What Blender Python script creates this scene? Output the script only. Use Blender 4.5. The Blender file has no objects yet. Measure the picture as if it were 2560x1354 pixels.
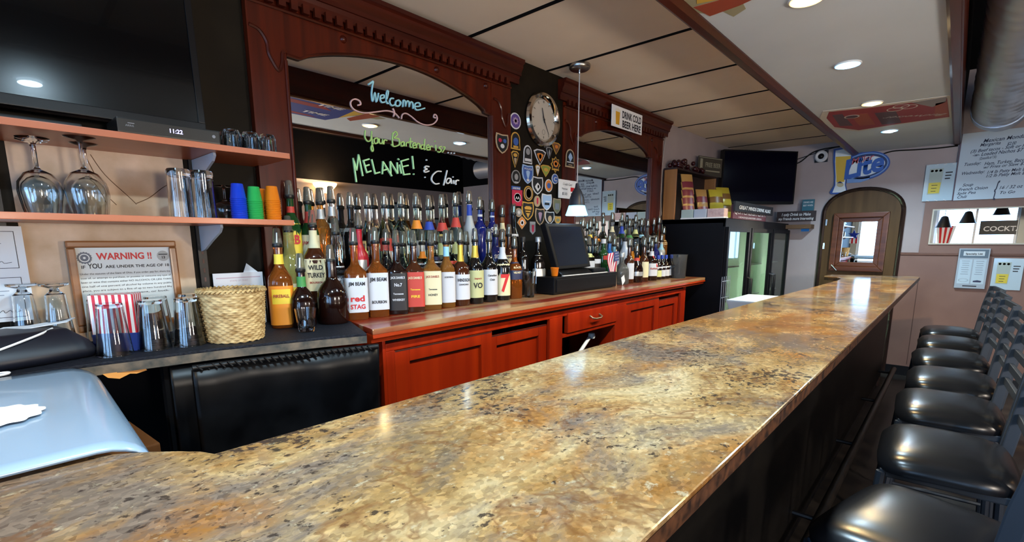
import bpy, bmesh, math, random
from mathutils import Vector, Matrix
R_ = math.radians
PI = math.pi
random.seed(7)
SC = bpy.context.scene
C = SC.collection

# ------------------------------------------------------------------ camera
CAM = Vector((0.0, 0.0, 1.42))
FPX, PPX, PPY = 1223.0, 1263.0, 815.0
YAW, PITCH, ROLL = R_(42.41), R_(-9.80), R_(-0.20)
_f = Vector((-math.sin(YAW)*math.cos(PITCH), math.cos(YAW)*math.cos(PITCH), math.sin(PITCH)))
_r0 = Vector((math.cos(YAW), math.sin(YAW), 0)); _u0 = _r0.cross(_f)
_r = math.cos(ROLL)*_r0 + math.sin(ROLL)*_u0
_u = -math.sin(ROLL)*_r0 + math.cos(ROLL)*_u0
cd = bpy.data.cameras.new('camera'); cam = bpy.data.objects.new('camera', cd); C.objects.link(cam)
cd.sensor_fit = 'HORIZONTAL'; cd.sensor_width = 36.0; cd.lens = 36.0*FPX/2560.0
cd.shift_x = (1280.0-PPX)/2560.0; cd.shift_y = (PPY-677.0)/2560.0
cd.clip_start = 0.02; cd.clip_end = 60
M = Matrix((( _r.x, _u.x, -_f.x, CAM.x), (_r.y, _u.y, -_f.y, CAM.y), (_r.z, _u.z, -_f.z, CAM.z), (0,0,0,1)))
cam.matrix_world = M
SC.camera = cam

def pt(px, py, axis, val):
    """the point of the place on the plane axis = val that the photo shows at px, py"""
    d = _f + _r*((px-PPX)/FPX) - _u*((py-PPY)/FPX)
    t = (val - CAM[axis])/d[axis]
    return CAM + d*t

# ------------------------------------------------------------------ world, daylight, exposure
w = bpy.data.worlds.new('sky'); SC.world = w; w.use_nodes = True
bg = w.node_tree.nodes['Background']; bg.inputs[0].default_value = (0.33, 0.60, 1.0, 1); bg.inputs[1].default_value = 6.0
SC.view_settings.view_transform = 'Standard'; SC.view_settings.look = 'None'
SC.view_settings.exposure = 1.12; SC.view_settings.gamma = 1.0; SC.view_settings.use_curve_mapping = False
cy = SC.cycles
cy.max_bounces = 8; cy.diffuse_bounces = 4; cy.glossy_bounces = 4; cy.transmission_bounces = 8; cy.transparent_max_bounces = 12
cy.caustics_reflective = False; cy.caustics_refractive = False; cy.sample_clamp_indirect = 6.0
cy.use_denoising = True

# plan of the place (metres)
ZC, ZS, ZBAR, ZCT = 2.494, 2.345, 1.085, 1.10       # tiled ceiling, soffit, bar top, back counter
XW, XM, YF = -2.10, -2.064, 6.62                     # back wall, mirrors, far wall
XR, YB, ZTOP = 3.0, -2.6, 3.0                       # dining room side wall, street wall, black ceiling

def portal(x0, x1, z0, z1):
    l = bpy.data.lights.new('window_daylight', 'AREA'); l.shape = 'RECTANGLE'; l.size = x1-x0; l.size_y = z1-z0
    l.cycles.is_portal = True
    o = bpy.data.objects.new('window_daylight', l); C.objects.link(o)
    o.location = ((x0+x1)/2, YB-0.12, (z0+z1)/2); o.rotation_euler = (R_(90), 0, 0)
WINDOWS = [(-1.95, -0.75, 0.85, 2.3), (-0.45, 0.95, 0.85, 2.3), (1.3, 2.7, 0.85, 2.3)]
for q in WINDOWS: portal(*q)

# ------------------------------------------------------------------ materials
MATS = {}
def mat(name, col=(0.5,0.5,0.5), rough=0.5, metal=0.0, spec=0.5, coat=0.0, coat_r=0.05, trans=0.0, ior=1.45, emis=None, est=0.0, alpha=1.0):
    if name in MATS: return MATS[name]
    m = bpy.data.materials.new(name); m.use_nodes = True
    b = m.node_tree.nodes['Principled BSDF']; i = b.inputs
    i['Base Color'].default_value = (*col, 1); i['Roughness'].default_value = rough; i['Metallic'].default_value = metal
    i['Specular IOR Level'].default_value = spec; i['Coat Weight'].default_value = coat; i['Coat Roughness'].default_value = coat_r
    i['Transmission Weight'].default_value = trans; i['IOR'].default_value = ior; i['Alpha'].default_value = alpha
    if emis: i['Emission Color'].default_value = (*emis, 1); i['Emission Strength'].default_value = est
    MATS[name] = m
    return m
def nd(m, kind, **kw):
    n = m.node_tree.nodes.new(kind)
    for k, v in kw.items():
        if k in n.inputs: n.inputs[k].default_value = v
        else: setattr(n, k, v)
    return n
def lk(m, a, b): m.node_tree.links.new(a, b)
def bsdf(m): return m.node_tree.nodes['Principled BSDF']
def ramp(m, fac, stops, mode='LINEAR'):
    r = nd(m, 'ShaderNodeValToRGB'); lk(m, fac, r.inputs[0]); r.color_ramp.interpolation = mode
    e = r.color_ramp.elements
    while len(e) < len(stops): e.new(0.5)
    for k, (p, c) in enumerate(stops):
        e[k].position = p; e[k].color = (*c, 1) if len(c) == 3 else c
    return r.outputs[0]
def coords(m, scale=(1,1,1), rot=(0,0,0), kind='Object'):
    t = nd(m, 'ShaderNodeTexCoord'); mp = nd(m, 'ShaderNodeMapping')
    mp.inputs['Scale'].default_value = scale; mp.inputs['Rotation'].default_value = rot
    lk(m, t.outputs[kind], mp.inputs[0]); return mp.outputs[0]
def geo_coords(m, scale=(1,1,1), rot=(0,0,0)):
    t = nd(m, 'ShaderNodeNewGeometry'); mp = nd(m, 'ShaderNodeMapping')
    mp.inputs['Scale'].default_value = scale; mp.inputs['Rotation'].default_value = rot
    lk(m, t.outputs['Position'], mp.inputs[0]); return mp.outputs[0]
def mixc(m, fac, a, b, mode='MIX'):
    x = nd(m, 'ShaderNodeMix'); x.data_type = 'RGBA'; x.blend_type = mode
    for s, v in ((0, fac), (6, a), (7, b)):
        if hasattr(v, 'is_linked') or hasattr(v, 'links'): lk(m, v, x.inputs[s])
        elif s == 0: x.inputs[0].default_value = v
        else: x.inputs[s].default_value = (*v, 1)
    return x.outputs[2]
def bump(m, h, strength=0.2, dist=0.01):
    b = nd(m, 'ShaderNodeBump'); b.inputs['Strength'].default_value = strength; b.inputs['Distance'].default_value = dist
    lk(m, h, b.inputs['Height']); lk(m, b.outputs[0], bsdf(m).inputs['Normal'])
def noisy(name, c0, c1, scale=8, stretch=(1,1,1), rough=0.6, detail=6, bmp=0.0, lo=0.35, hi=0.65, **kw):
    if name in MATS: return MATS[name]
    m = mat(name, c0, rough, **kw)
    n = nd(m, 'ShaderNodeTexNoise', Scale=scale, Detail=detail); lk(m, geo_coords(m, stretch), n.inputs['Vector'])
    lk(m, ramp(m, n.outputs[0], [(lo, c0), (hi, c1)]), bsdf(m).inputs['Base Color'])
    if bmp: bump(m, n.outputs[0], bmp)
    return m
def wood(name, dark, light, axis='z', rough=0.3, scale=22, coat=0.3, **kw):
    st = {'z': (1,1,0.06), 'y': (1,0.06,1), 'x': (0.06,1,1)}[axis]
    return noisy(name, dark, light, scale, st, rough, 8, 0.06, 0.3, 0.72, coat=coat, coat_r=0.15, **kw)

mahog = wood('mahogany', (0.030,0.0032,0.0010), (0.100,0.0110,0.0020), 'z', 0.34, 22, 0.12, spec=0.3)
mahog_y = wood('mahogany_rail', (0.026,0.0030,0.0012), (0.075,0.0085,0.0022), 'y', 0.34, 22, 0.12, spec=0.3)
cherry = wood('cherry_cabinet', (0.23,0.0105,0.0007), (0.35,0.0210,0.0012), 'z', 0.4, 16, 0.05, spec=0.3)
cherry_y = wood('cherry_counter', (0.25,0.016,0.0016), (0.37,0.036,0.0034), 'y', 0.32, 10, 0.12, spec=0.35)
cherry_dk = mat('cherry_groove', (0.03,0.004,0.002), 0.6)
shelfm = wood('shelf_laminate', (0.38,0.095,0.035), (0.46,0.125,0.048), 'y', 0.35, 12, 0.1)
black = mat('black_satin', (0.004,0.004,0.005), 0.38, spec=0.3)
blackm = mat('black_matte', (0.004,0.004,0.005), 0.9, spec=0.1)
darkp = noisy('dark_brown_paint', (0.006,0.004,0.002), (0.011,0.008,0.004), 5, rough=0.65, spec=0.2)
mirror = mat('mirror_glass', (0.86,0.88,0.88), 0.0, 1.0)
chrome = mat('chrome', (0.75,0.75,0.75), 0.12, 1.0)
steel = mat('galvanised_steel', (0.40,0.45,0.53), 0.40, 0.7)
white = mat('white_plain', (0.80,0.80,0.80), 0.5)
paper = mat('paper', (0.70,0.78,0.84), 0.6)
ink = mat('ink_black', (0.01,0.01,0.015), 0.6)
red = mat('print_red', (0.55,0.010,0.015), 0.5)
blue = mat('print_blue', (0.010,0.035,0.35), 0.5)
yellow = mat('print_yellow', (0.85,0.55,0.03), 0.5)
cream = mat('label_cream', (0.72,0.66,0.42), 0.55)
glass = mat('clear_glass', (0.96,0.98,0.98), 0.0, trans=1.0, ior=1.45)

# ------------------------------------------------------------------ mesh helpers
class B:
    def __init__(s): s.bm = bmesh.new()
    def quad_faces(s, vs, fs):
        v = [s.bm.verts.new(p) for p in vs]
        for f in fs:
            try: s.bm.faces.new([v[i] for i in f])
            except ValueError: pass
        return s
    def box(s, x0, x1, y0, y1, z0, z1):
        p = [(x,y,z) for x in (x0,x1) for y in (y0,y1) for z in (z0,z1)]
        return s.quad_faces(p, [(0,1,3,2),(4,6,7,5),(0,4,5,1),(2,3,7,6),(0,2,6,4),(1,5,7,3)])
    def prism(s, pts, axis, a, b):
        """polygon pts (2D, in the two other axes in order) drawn out along axis from a to b"""
        def P(q, h):
            l = list(q); l.insert(axis, h); return tuple(l)
        n = len(pts)
        v = [s.bm.verts.new(P(q, a)) for q in pts] + [s.bm.verts.new(P(q, b)) for q in pts]
        s.bm.faces.new(v[:n]); s.bm.faces.new(v[n:][::-1])
        for i in range(n): s.bm.faces.new((v[i], v[(i+1)%n], v[n+(i+1)%n], v[n+i]))
        return s
    def lathe(s, prof, n=20, o=(0,0,0), sx=1, sy=1):
        rings = []
        for r, z in prof:
            if r < 1e-6: rings.append([s.bm.verts.new((o[0], o[1], o[2]+z))])
            else: rings.append([s.bm.verts.new((o[0]+sx*r*math.cos(2*PI*k/n), o[1]+sy*r*math.sin(2*PI*k/n), o[2]+z)) for k in range(n)])
        for a, b in zip(rings, rings[1:]):
            for k in range(n):
                k2 = (k+1) % n
                if len(a) == 1 and len(b) == 1: continue
                if len(a) == 1: s.bm.faces.new((a[0], b[k2], b[k]))
                elif len(b) == 1: s.bm.faces.new((a[k], a[k2], b[0]))
                else: s.bm.faces.new((a[k], a[k2], b[k2], b[k]))
        return s
    def loft(s, rings, cap=True):
        R = [[s.bm.verts.new(p) for p in r] for r in rings]; n = len(R[0])
        for a, b in zip(R, R[1:]):
            for k in range(n): s.bm.faces.new((a[k], a[(k+1)%n], b[(k+1)%n], b[k]))
        if cap: s.bm.faces.new(R[0][::-1]); s.bm.faces.new(R[-1])
        return s
    def tube(s, pts, r, n=8, cap=True):
        pts = [Vector(p) for p in pts]; rr = r if isinstance(r, (list, tuple)) else [r]*len(pts)
        rings = []; up = None
        for i, p in enumerate(pts):
            d = (pts[min(i+1, len(pts)-1)] - pts[max(i-1, 0)]).normalized()
            if up is None: up = Vector((0,0,1)) if abs(d.z) < 0.9 else Vector((1,0,0))
            a = d.cross(up).normalized(); up = a.cross(d).normalized()
            rings.append([p + rr[i]*(math.cos(2*PI*k/n)*a + math.sin(2*PI*k/n)*up) for k in range(n)])
        return s.loft(rings, cap)
    def done(s, bevel=0, smooth=None, seg=2):
        bm = s.bm
        bmesh.ops.recalc_face_normals(bm, faces=bm.faces)
        if bevel: bmesh.ops.bevel(bm, geom=[e for e in bm.edges if e.is_manifold and e.calc_face_angle(0) > 0.5], offset=bevel, segments=seg, profile=0.7, affect='EDGES', clamp_overlap=True)
        if smooth is not None:
            for f in bm.faces: f.smooth = True
            for e in bm.edges:
                if e.is_manifold and e.calc_face_angle(0) > smooth: e.smooth = False
        me = bpy.data.meshes.new('m'); bm.to_mesh(me); bm.free()
        return me
def obj(name, b, m, parent=None, bevel=0, smooth=None, loc=None, rot=None, label=None, seg=2):
    me = b.done(bevel, smooth, seg) if isinstance(b, B) else b
    o = bpy.data.objects.new(name, me); C.objects.link(o)
    if m is not None:
        if not me.materials: me.materials.append(m)
        elif me.materials[0] != m:
            me = me.copy(); me.materials[0] = m; o.data = me
    if parent: o.parent = parent
    if loc is not None: o.location = loc
    if rot is not None: o.rotation_euler = rot
    if label: o['label'] = label
    return o
def tag(o, label, cat, group=None, kind=None):
    o['label'] = label; o['category'] = cat
    if group: o['group'] = group
    if kind: o['kind'] = kind
    return o
def thing(name, label, cat, loc=(0,0,0), rotz=0, group=None, rot=None):
    o = bpy.data.objects.new(name, None); C.objects.link(o); o.empty_display_size = 0.05
    o.location = loc; o.rotation_euler = rot if rot else (0,0,rotz)
    return tag(o, label, cat, group)
def struct(name, b, m, parent=None, label=None, cat=None, **kw):
    o = obj(name, b, m, parent, **kw)
    if parent is None: o['kind'] = 'structure'
    if label: o['label'] = label
    if cat: o['category'] = cat
    return o
def dup(root, loc, rotz=None, label=None):
    r = root.copy(); C.objects.link(r); r.location = loc
    if rotz is not None: r.rotation_euler = (0,0,rotz)
    if label: r['label'] = label
    for ch in list(root.children):
        c = ch.copy(); C.objects.link(c); c.parent = r
        for g in ch.children:
            d = g.copy(); C.objects.link(d); d.parent = c
    return r
_TX = {}
def text(s, size, m, parent, loc=(0,0,0), width=None, align='CENTER', shear=0.0, bold=0.0, name='lettering', flip=False, rot=None, sy=1.0):
    """flat print standing in the local XZ plane, read from -Y; width squeezes it to that many metres"""
    key = (s, align, shear, bold)
    if key not in _TX:
        cu = bpy.data.curves.new('t', 'FONT'); cu.body = s; cu.align_x = align; cu.size = 1.0; cu.shear = shear; cu.offset = bold; cu.resolution_u = 3
        to = bpy.data.objects.new('t', cu); C.objects.link(to)
        me = bpy.data.meshes.new_from_object(to); bpy.data.objects.remove(to); bpy.data.curves.remove(cu)
        me.transform(Matrix.Rotation(PI/2, 4, 'X')); _TX[key] = me
    me = _TX[key].copy(); me.materials.clear()
    xs = [v.co.x for v in me.vertices] or [0, 1]
    k = size if width is None else width/max(1e-6, max(xs)-min(xs))
    o = obj(name, me, m, parent, loc=loc, rot=rot); o.scale = (-k if flip else k, 1, size*sy)
    return o
def smooth_pts(pts, n=6, closed=False):
    """Catmull-Rom through pts"""
    P = [Vector(p) for p in pts]; out = []; N = len(P)
    for i in range(N if closed else N-1):
        g = (lambda k: P[k % N]) if closed else (lambda k: P[max(0, min(N-1, k))])
        p0, p1, p2, p3 = g(i-1), g(i), g(i+1), g(i+2)
        for k in range(n):
            t = k/n
            out.append(0.5*((2*p1) + (p2-p0)*t + (2*p0-5*p1+4*p2-p3)*t*t + (3*p1-p0-3*p2+p3)*t**3))
    if not closed: out.append(P[-1])
    return out

# ================================================================== THE SETTING
mauve = noisy('mauve_wall_paint', (0.335,0.280,0.275), (0.375,0.315,0.310), 3, rough=0.6, bmp=0.03)
brownp = noisy('brown_wainscot_paint', (0.185,0.098,0.075), (0.215,0.118,0.090), 3, rough=0.5)
plaster = noisy('tan_plaster', (0.52,0.37,0.24), (0.70,0.53,0.39), 9, rough=0.75, bmp=0.35)
tilem = noisy('ceiling_tile_beige', (0.80,0.64,0.47), (0.86,0.70,0.52), 2.2, rough=0.85, bmp=0.05)
soffm = noisy('soffit_white_paint', (0.50,0.565,0.61), (0.55,0.615,0.66), 1.5, rough=0.7)
floorm = noisy('dark_floor', (0.012,0.010,0.009), (0.035,0.028,0.022), 6, rough=0.35)

struct('floor', B().box(XW-0.1, XR+0.1, YB-0.1, YF+0.1, -0.05, 0.0), floorm)
# back wall: mauve, with the dark panelled stretch behind the shelves
wl = struct('wall_left', B().box(XW-0.1, XW, YB, YF+0.1, 0, ZTOP), mauve)
obj('dark_panel', B().box(XW, XW+0.012, YB, 0.8205, 0, ZC), darkp, wl)
obj('plaster_panel', B().box(XW, XW+0.014, 0.122, 0.572, 0.9, 1.76), plaster, wl, label='rough tan plaster patch between two dark strips')
# cracks in the plaster
for pts_ in ([(0.30,1.70),(0.325,1.62),(0.335,1.585),(0.365,1.545)], [(0.315,1.70),(0.345,1.64),(0.40,1.575),(0.42,1.55)], [(0.42,1.553),(0.46,1.575),(0.50,1.61),(0.53,1.63)]):
    obj('plaster_crack', B().tube([(XW+0.014, p.x, p.y) for p in smooth_pts([(a, b, 0) for a, b in pts_], 4)], 0.0013, 5), mat('crack', (0.16,0.09,0.05), 0.9), wl)
wf = struct('wall_far', B().box(XW-0.1, XR+0.1, YF, YF+0.1, 0, ZTOP), mauve)
obj('wainscot', B().box(-0.44, XR, YF-0.012, YF, 0.10, 1.272), brownp, wf)
obj('mirror_board', B().box(-0.288, XR, YF-0.018, YF, 1.286, 1.80), brownp, wf)
obj('panel_joint', B().box(-0.262, -0.257, YF-0.0135, YF-0.011, 0.12, 1.02), mat('joint', (0.05,0.02,0.015), 0.7), wf)
bb = struct('baseboard_far', B().box(-0.44, XR, YF-0.024, YF, 0, 0.10), black)
tr = struct('trim_3', B().prism([(YF,1.262),(YF-0.020,1.268),(YF-0.026,1.276),(YF-0.014,1.285),(YF-0.020,1.292),(YF,1.296)], 0, -0.44, XR), brownp)
struct('wall_right', B().box(XR, XR+0.1, YB, YF, 0, ZTOP), mauve)
b = B().box(XW-0.1, XR+0.1, YB-0.1, YB, 0, 0.85).box(XW-0.1, XR+0.1, YB-0.1, YB, 2.3, ZTOP)
xs = [XW-0.1] + [v for q in WINDOWS for v in q[:2]] + [XR+0.1]
for k in range(0, len(xs), 2): b.box(xs[k], xs[k+1], YB-0.1, YB, 0.85, 2.3)
struct('wall_rear', b, mat('rear_wall_cream', (0.55,0.56,0.50), 0.7))
for k, (x0, x1, z0, z1) in enumerate(WINDOWS):
    wo = struct('window_%d' % (k+1), B().box(x0-0.05, x1+0.05, YB-0.02, YB+0.06, z0-0.05, z0), white)
    for q in ((x0, x0+0.05, z0, z1), (x1-0.05, x1, z0, z1), ((x0+x1)/2-0.02, (x0+x1)/2+0.02, z0, z1), (x0, x1, z1-0.05, z1), (x0, x1, z0, z0+0.05)):
        obj('window_frame', B().box(q[0], q[1], YB-0.08, YB-0.03, q[2], q[3]), white, wo)
# tiled ceiling over the bar aisle: beige panels with black joints
ce = struct('ceiling', B().box(XW-0.1, -0.945, YB-0.1, YF+0.1, ZC+0.004, ZC+0.05), blackm)
YS = [1.955+0.701*k for k in range(-7, 8)]
for a, b_ in zip(YS, YS[1:]):
    if b_ > YF: b_ = YF+0.05
    obj('joint_strip', B().box(XW, -0.947, a-0.014, a+0.014, ZC-0.0055, ZC+0.004), blackm, ce)
    obj('ceiling_panel', B().box(XW, -0.947, a+0.009, b_-0.009, ZC-0.004, ZC+0.01), tilem, ce, bevel=0.003)
struct('ceiling_black', B().box(-0.10, XR+0.1, YB-0.1, YF+0.1, ZTOP, ZTOP+0.05), blackm)
# dropped soffit above the bar with wooden trim along both edges
so = struct('ceiling_soffit', B().box(-0.944, -0.115, YB, YF, ZS, ZTOP), soffm)
obj('soffit_side', B().box(-0.115, -0.100, YB, YF, ZS+0.01, ZTOP), blackm, so)
t1 = struct('trim_1', B().box(-0.968, -0.944, YB, YF, ZS-0.010, ZC), mahog_y, bevel=0.003)
obj('edge_strip', B().prism([(-0.956,ZS-0.020),(-0.944,ZS-0.026),(-0.915,ZS-0.022),(-0.895,ZS-0.008),(-0.895,ZS),(-0.956,ZS)], 1, YB, YF), mahog_y, t1)
t2 = struct('trim_2', B().box(-0.100, -0.086, YB, YF, ZS-0.012, ZS+0.16), mahog_y, bevel=0.003)
obj('edge_strip', B().prism([(-0.140,ZS-0.010),(-0.128,ZS-0.020),(-0.094,ZS-0.020),(-0.094,ZS),(-0.140,ZS)], 1, YB, YF), mahog_y, t2)
obj('water_stain', B().prism([(-0.93,2.02),(-0.90,2.16),(-0.87,2.20),(-0.83,2.16),(-0.80,2.30),(-0.74,2.26),(-0.72,2.10),(-0.66,2.06),(-0.66,1.86),(-0.93,1.80)], 2, ZS-0.0012, ZS), mat('soffit_bare_patch', (0.30,0.28,0.17), 0.8), so, label='bare stained patch on the soffit')

# downlights in the soffit: every second one cool, every second one warm
ring = mat('downlight_ring', (0.75,0.75,0.72), 0.3)
def downlight(y, warm, label, power):
    t = thing('downlight', label, 'ceiling light', (-0.54, y, ZS), group='downlights in the soffit')
    col = (1.0,0.72,0.34) if warm else (0.60,0.84,1.0)
    obj('trim_ring', B().lathe([(0.062,0.0),(0.064,-0.004),(0.060,-0.008),(0.048,-0.006),(0.046,0.0)], 28), ring, t, smooth=0.9)
    obj('lens', B().lathe([(0,-0.018),(0.026,-0.016),(0.040,-0.010),(0.046,0.0)], 24), mat('lens_'+('warm' if warm else 'cool'), (1,1,1), 0.5, emis=col, est=18), t, smooth=0.9)
    obj('glow_tint_ring', B().lathe([(0.046,-0.001),(0.047,-0.0085),(0.057,-0.0095),(0.058,-0.006)], 28), mat('edge_'+('warm' if warm else 'cool'), (1,1,1), 0.5, emis=((1.0,0.50,0.10) if warm else (0.10,0.45,1.0)), est=1.3), t, smooth=0.9)  # added glowing ring, paints the lamp's coloured glow around the lens
    l = bpy.data.lights.new('downlight_lamp', 'AREA'); l.shape = 'DISK'; l.size = 0.09; l.energy = power; l.color = col; l.spread = R_(150)
    o = bpy.data.objects.new('downlight_lamp', l); C.objects.link(o); o.parent = t; o.location = (0,0,-0.022)
DLP = 11.0
downlight(3.30, 0, 'cool white downlight at the middle of the soffit', DLP)
downlight(4.31, 1, 'warm yellow downlight beside the red beer decal', DLP*1.4)
downlight(5.47, 0, 'cool white downlight closest to the far wall', DLP*1.7)
downlight(2.33, 1, 'warm downlight whose glow shows at the top of the soffit', DLP)
downlight(1.30, 0, 'cool downlight over the near stretch of the bar', DLP)
downlight(0.32, 0, 'cool downlight mirrored in the big black television', DLP)
downlight(-0.9, 1, 'warm downlight over the bar end by the street windows', DLP)

# arched door in the far wall
do = struct('door_1', B().box(-1.13, -0.47, YF-0.035, YF+0.02, 0.0, 1.70), noisy('door_brown', (0.060,0.030,0.010), (0.100,0.054,0.020), 14, (1,1,0.08), 0.5, spec=0.2))
def arch(x0, x1, zs, zt, n=24):
    xc, a = (x0+x1)/2, (x1-x0)/2
    return [(xc-a*math.cos(PI*k/n), zs+(zt-zs)*math.sin(PI*k/n)**0.8) for k in range(n+1)]
obj('arched_top', B().prism(arch(-1.13,-0.47,1.70,1.945), 1, YF-0.035, YF+0.02), MATS['door_brown'], do)
pts_ = [(-1.15,0.0)] + arch(-1.15,-0.45,1.70,1.965) + [(-0.45,0.0)]
obj('arched_frame', B().tube([(x, YF-0.02, z) for x, z in pts_], 0.022, 6), mat('door_frame_dark', (0.02,0.010,0.008), 0.25, coat=0.6), do)
fr = wood('door_window_moulding', (0.060,0.015,0.004), (0.13,0.038,0.012), 'x', 0.35, 22, 0.1, spec=0.25)
X0, X1, Z0, Z1 = -1.045, -0.555, 1.088, 1.715
for a, k in ((0.0, 0.052), (0.052, 0.045)):
    h = 0.055-0.022*(a > 0)
    x0, x1, z0, z1 = X0+a, X1-a, Z0+a, Z1-a
    for q in (([(x0,z1),(x1,z1),(x1-k,z1-k),(x0+k,z1-k)]), ([(x0,z0),(x0+k,z0+k),(x1-k,z0+k),(x1,z0)]), ([(x0,z0),(x0,z1),(x0+k,z1-k),(x0+k,z0+k)]), ([(x1,z0),(x1-k,z0+k),(x1-k,z1-k),(x1,z1)])):
        obj('window_moulding', B().prism(q, 1, YF-0.035-h, YF-0.03), fr, do, bevel=0.006)
obj('door_glass', B().box(X0+0.09, X1-0.09, YF-0.045, YF-0.036, Z0+0.09, Z1-0.09), mirror, do)
for z in (1.62, 1.36): obj('hinge_plate', B().box(-1.128, -1.112, YF-0.043, YF-0.035, z-0.035, z+0.035), chrome, do, bevel=0.002)
obj('latch', B().tube([(-1.02,YF-0.10,1.155),(-1.00,YF-0.105,1.135),(-0.965,YF-0.10,1.095)], 0.006, 8), chrome, do, smooth=0.9)

# long mirror let into the far wall
ml = thing('wall_mirror', 'long low mirror in the brown board under the menu whiteboard', 'mirror', (0.5, YF-0.018, 1.39))
obj('mirror_panel', B().box(-0.71, 1.2, -0.010, 0.0, 0.0, 0.322), mirror, ml)
for q in ((-0.722,-0.71,-0.012,0.334), (1.2,1.212,-0.012,0.334)): obj('mirror_frame', B().box(q[0], q[1], -0.016, 0.0, q[2], q[3]), mat('frame_cream', (0.55,0.50,0.40), 0.5), ml)
for q in ((-0.012,0.0), (0.322,0.334)): obj('mirror_frame', B().box(-0.71, 1.2, -0.016, 0.0, q[0], q[1]), MATS['frame_cream'], ml)

# things by the street windows and in the dining room, most seen in the mirrors
def shade_lamp(x, y, z, label):
    t = thing('pendant_lamp', label, 'pendant lamp', (x,y,z), group='black pendants by the street windows')
    obj('cord', B().tube([(0,0,0.24),(0,0,ZTOP-z)], 0.006, 6), black, t)
    obj('lamp_shade', B().lathe([(0.03,0.25),(0.06,0.23),(0.13,0.02),(0.15,0.0),(0.14,0.0),(0.12,0.02),(0.05,0.22),(0,0.23)], 24), black, t, smooth=0.7)
shade_lamp(-0.28, -1.7, 1.70, 'black round pendant lamp at the long mirror end by the door')
shade_lamp(0.10, -1.5, 1.78, 'black tapered pendant lamp seen mid mirror')
shade_lamp(0.62, -1.9, 1.95, 'black pendant lamp hanging above the window lettering')
shade_lamp(1.15, -1.5, 1.75, 'black pendant lamp past the window lettering')
t = thing('window_sign', 'white window lettering seen backwards from inside', 'sign', (0.38, YB-0.02, 1.60))
obj('sign_strip', B().box(-0.05, 0.55, -0.012, -0.004, -0.06, 0.25), mat('sign_dark', (0.03,0.03,0.03), 0.5), t)
text('COCKTAILS', 0.15, white, t, (0.01,0.003,0.02), align='LEFT', bold=0.02)
t = thing('bunting', 'red white and blue striped bunting hung in the street window', 'bunting', (-0.42, YB+0.05, 1.75))
for k in range(7): obj('stripe', B().prism([(0.05*k,0),(0.05*k+0.05,0),(0.03*k+0.09,-0.45),(0.03*k+0.06,-0.45)], 1, 0, 0.01), red if k % 2 else white, t)
t = thing('star_ornament', 'blue star ornament with red and white fringe hanging near the windows', 'ornament', (-1.85, -1.2, 1.55))
obj('star', B().prism([((0.12 if k % 2 == 0 else 0.05)*math.sin(PI*k/5), (0.12 if k % 2 == 0 else 0.05)*math.cos(PI*k/5)) for k in range(10)], 1, 0, 0.02), blue, t)
for k in range(4): obj('fringe', B().prism([(-0.08+0.04*k,-0.05),(-0.045+0.04*k,-0.05),(-0.045+0.04*k,-0.2),(-0.08+0.04*k,-0.2)], 1, 0, 0.01), red if k % 2 else white, t)
obj('hanging_string', B().tube([(0,0.01,0.12),(0,0.01,ZC-1.55)], 0.002, 5), black, t)
for x, y, lb in ((1.55,0.15,'added white globe fill light in the dining room level with the bar end'), (1.75,1.75,'added white globe fill light in the dining room level with the bar stools')):
    t = thing('added_fill_globe', lb, 'pendant lamp', (x,y,1.62))  # globes added out of view to brighten the far wall and back bar
    obj('globe', B().lathe([(0.03,0.24),(0.09,0.20),(0.13,0.12),(0.12,0.05),(0.07,0.005),(0,0)], 24), mat('opal_globe', (1,1,1), 0.4, emis=(1.0,0.86,0.66), est=4), t, smooth=0.9)
    obj('cord', B().tube([(0,0,0.24),(0,0,ZTOP-1.62)], 0.006, 6), black, t)
    l = bpy.data.lights.new('added_fill_bulb', 'POINT'); l.energy = 58; l.color = (1.0,0.88,0.74); l.shadow_soft_size = 0.14
    o = bpy.data.objects.new('added_fill_bulb', l); C.objects.link(o); o.parent = t; o.location = (0,0,-0.16)
t = thing('wall_sconce', 'glowing amber bowl lamp on the dining room wall', 'wall lamp', (XR, 3.7, 2.22))
obj('back_plate', B().box(-0.02, 0, -0.05, 0.05, -0.06, 0.06), black, t, bevel=0.005)
obj('glass_bowl', B().lathe([(0.02,-0.09),(0.09,-0.06),(0.16,0.02),(0.17,0.05),(0.15,0.05),(0,-0.05)], 24, (-0.18,0,0)), mat('amber_bowl', (1,0.7,0.3), 0.5, emis=(1.0,0.55,0.18), est=5), t, smooth=0.8)
obj('arm', B().tube([(-0.01,0,-0.03),(-0.18,0,-0.085)], 0.012, 8), black, t)
l = bpy.data.lights.new('sconce_lamp', 'POINT'); l.energy = 9; l.color = (1.0,0.66,0.34); l.shadow_soft_size = 0.02
o = bpy.data.objects.new('sconce_lamp', l); C.objects.link(o); o.parent = t; o.location = (-0.18,0,0.03)
for y, z, w_, h_, lb in ((5.0,1.9,0.5,0.36,'pale framed print on the dining room wall'), (6.0,1.6,0.3,0.5,'dark framed poster near the dining room corner')):
    t = thing('picture_frame', lb, 'picture', (XR, y, z), -PI/2)
    obj('frame', B().box(-w_/2, w_/2, -0.03, 0, -h_/2, h_/2), black, t, bevel=0.004)
    obj('print', B().box(-w_/2+0.03, w_/2-0.03, -0.034, -0.03, -h_/2+0.03, h_/2-0.03), mat('print_pale', (0.25,0.34,0.40), 0.4), t)
obj('upper_wall_black', B().box(XR-0.010, XR, YB, YF, 2.33, ZTOP), blackm, bpy.data.objects['wall_right'])
obj('upper_wall_black', B().box(0.75, XR-0.010, YF-0.010, YF, 2.45, ZTOP), blackm, wf)
obj('dining_wainscot', B().box(XR-0.012, XR, YB, YF, 0.0, 1.1), brownp, bpy.data.objects['wall_right'])

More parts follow.
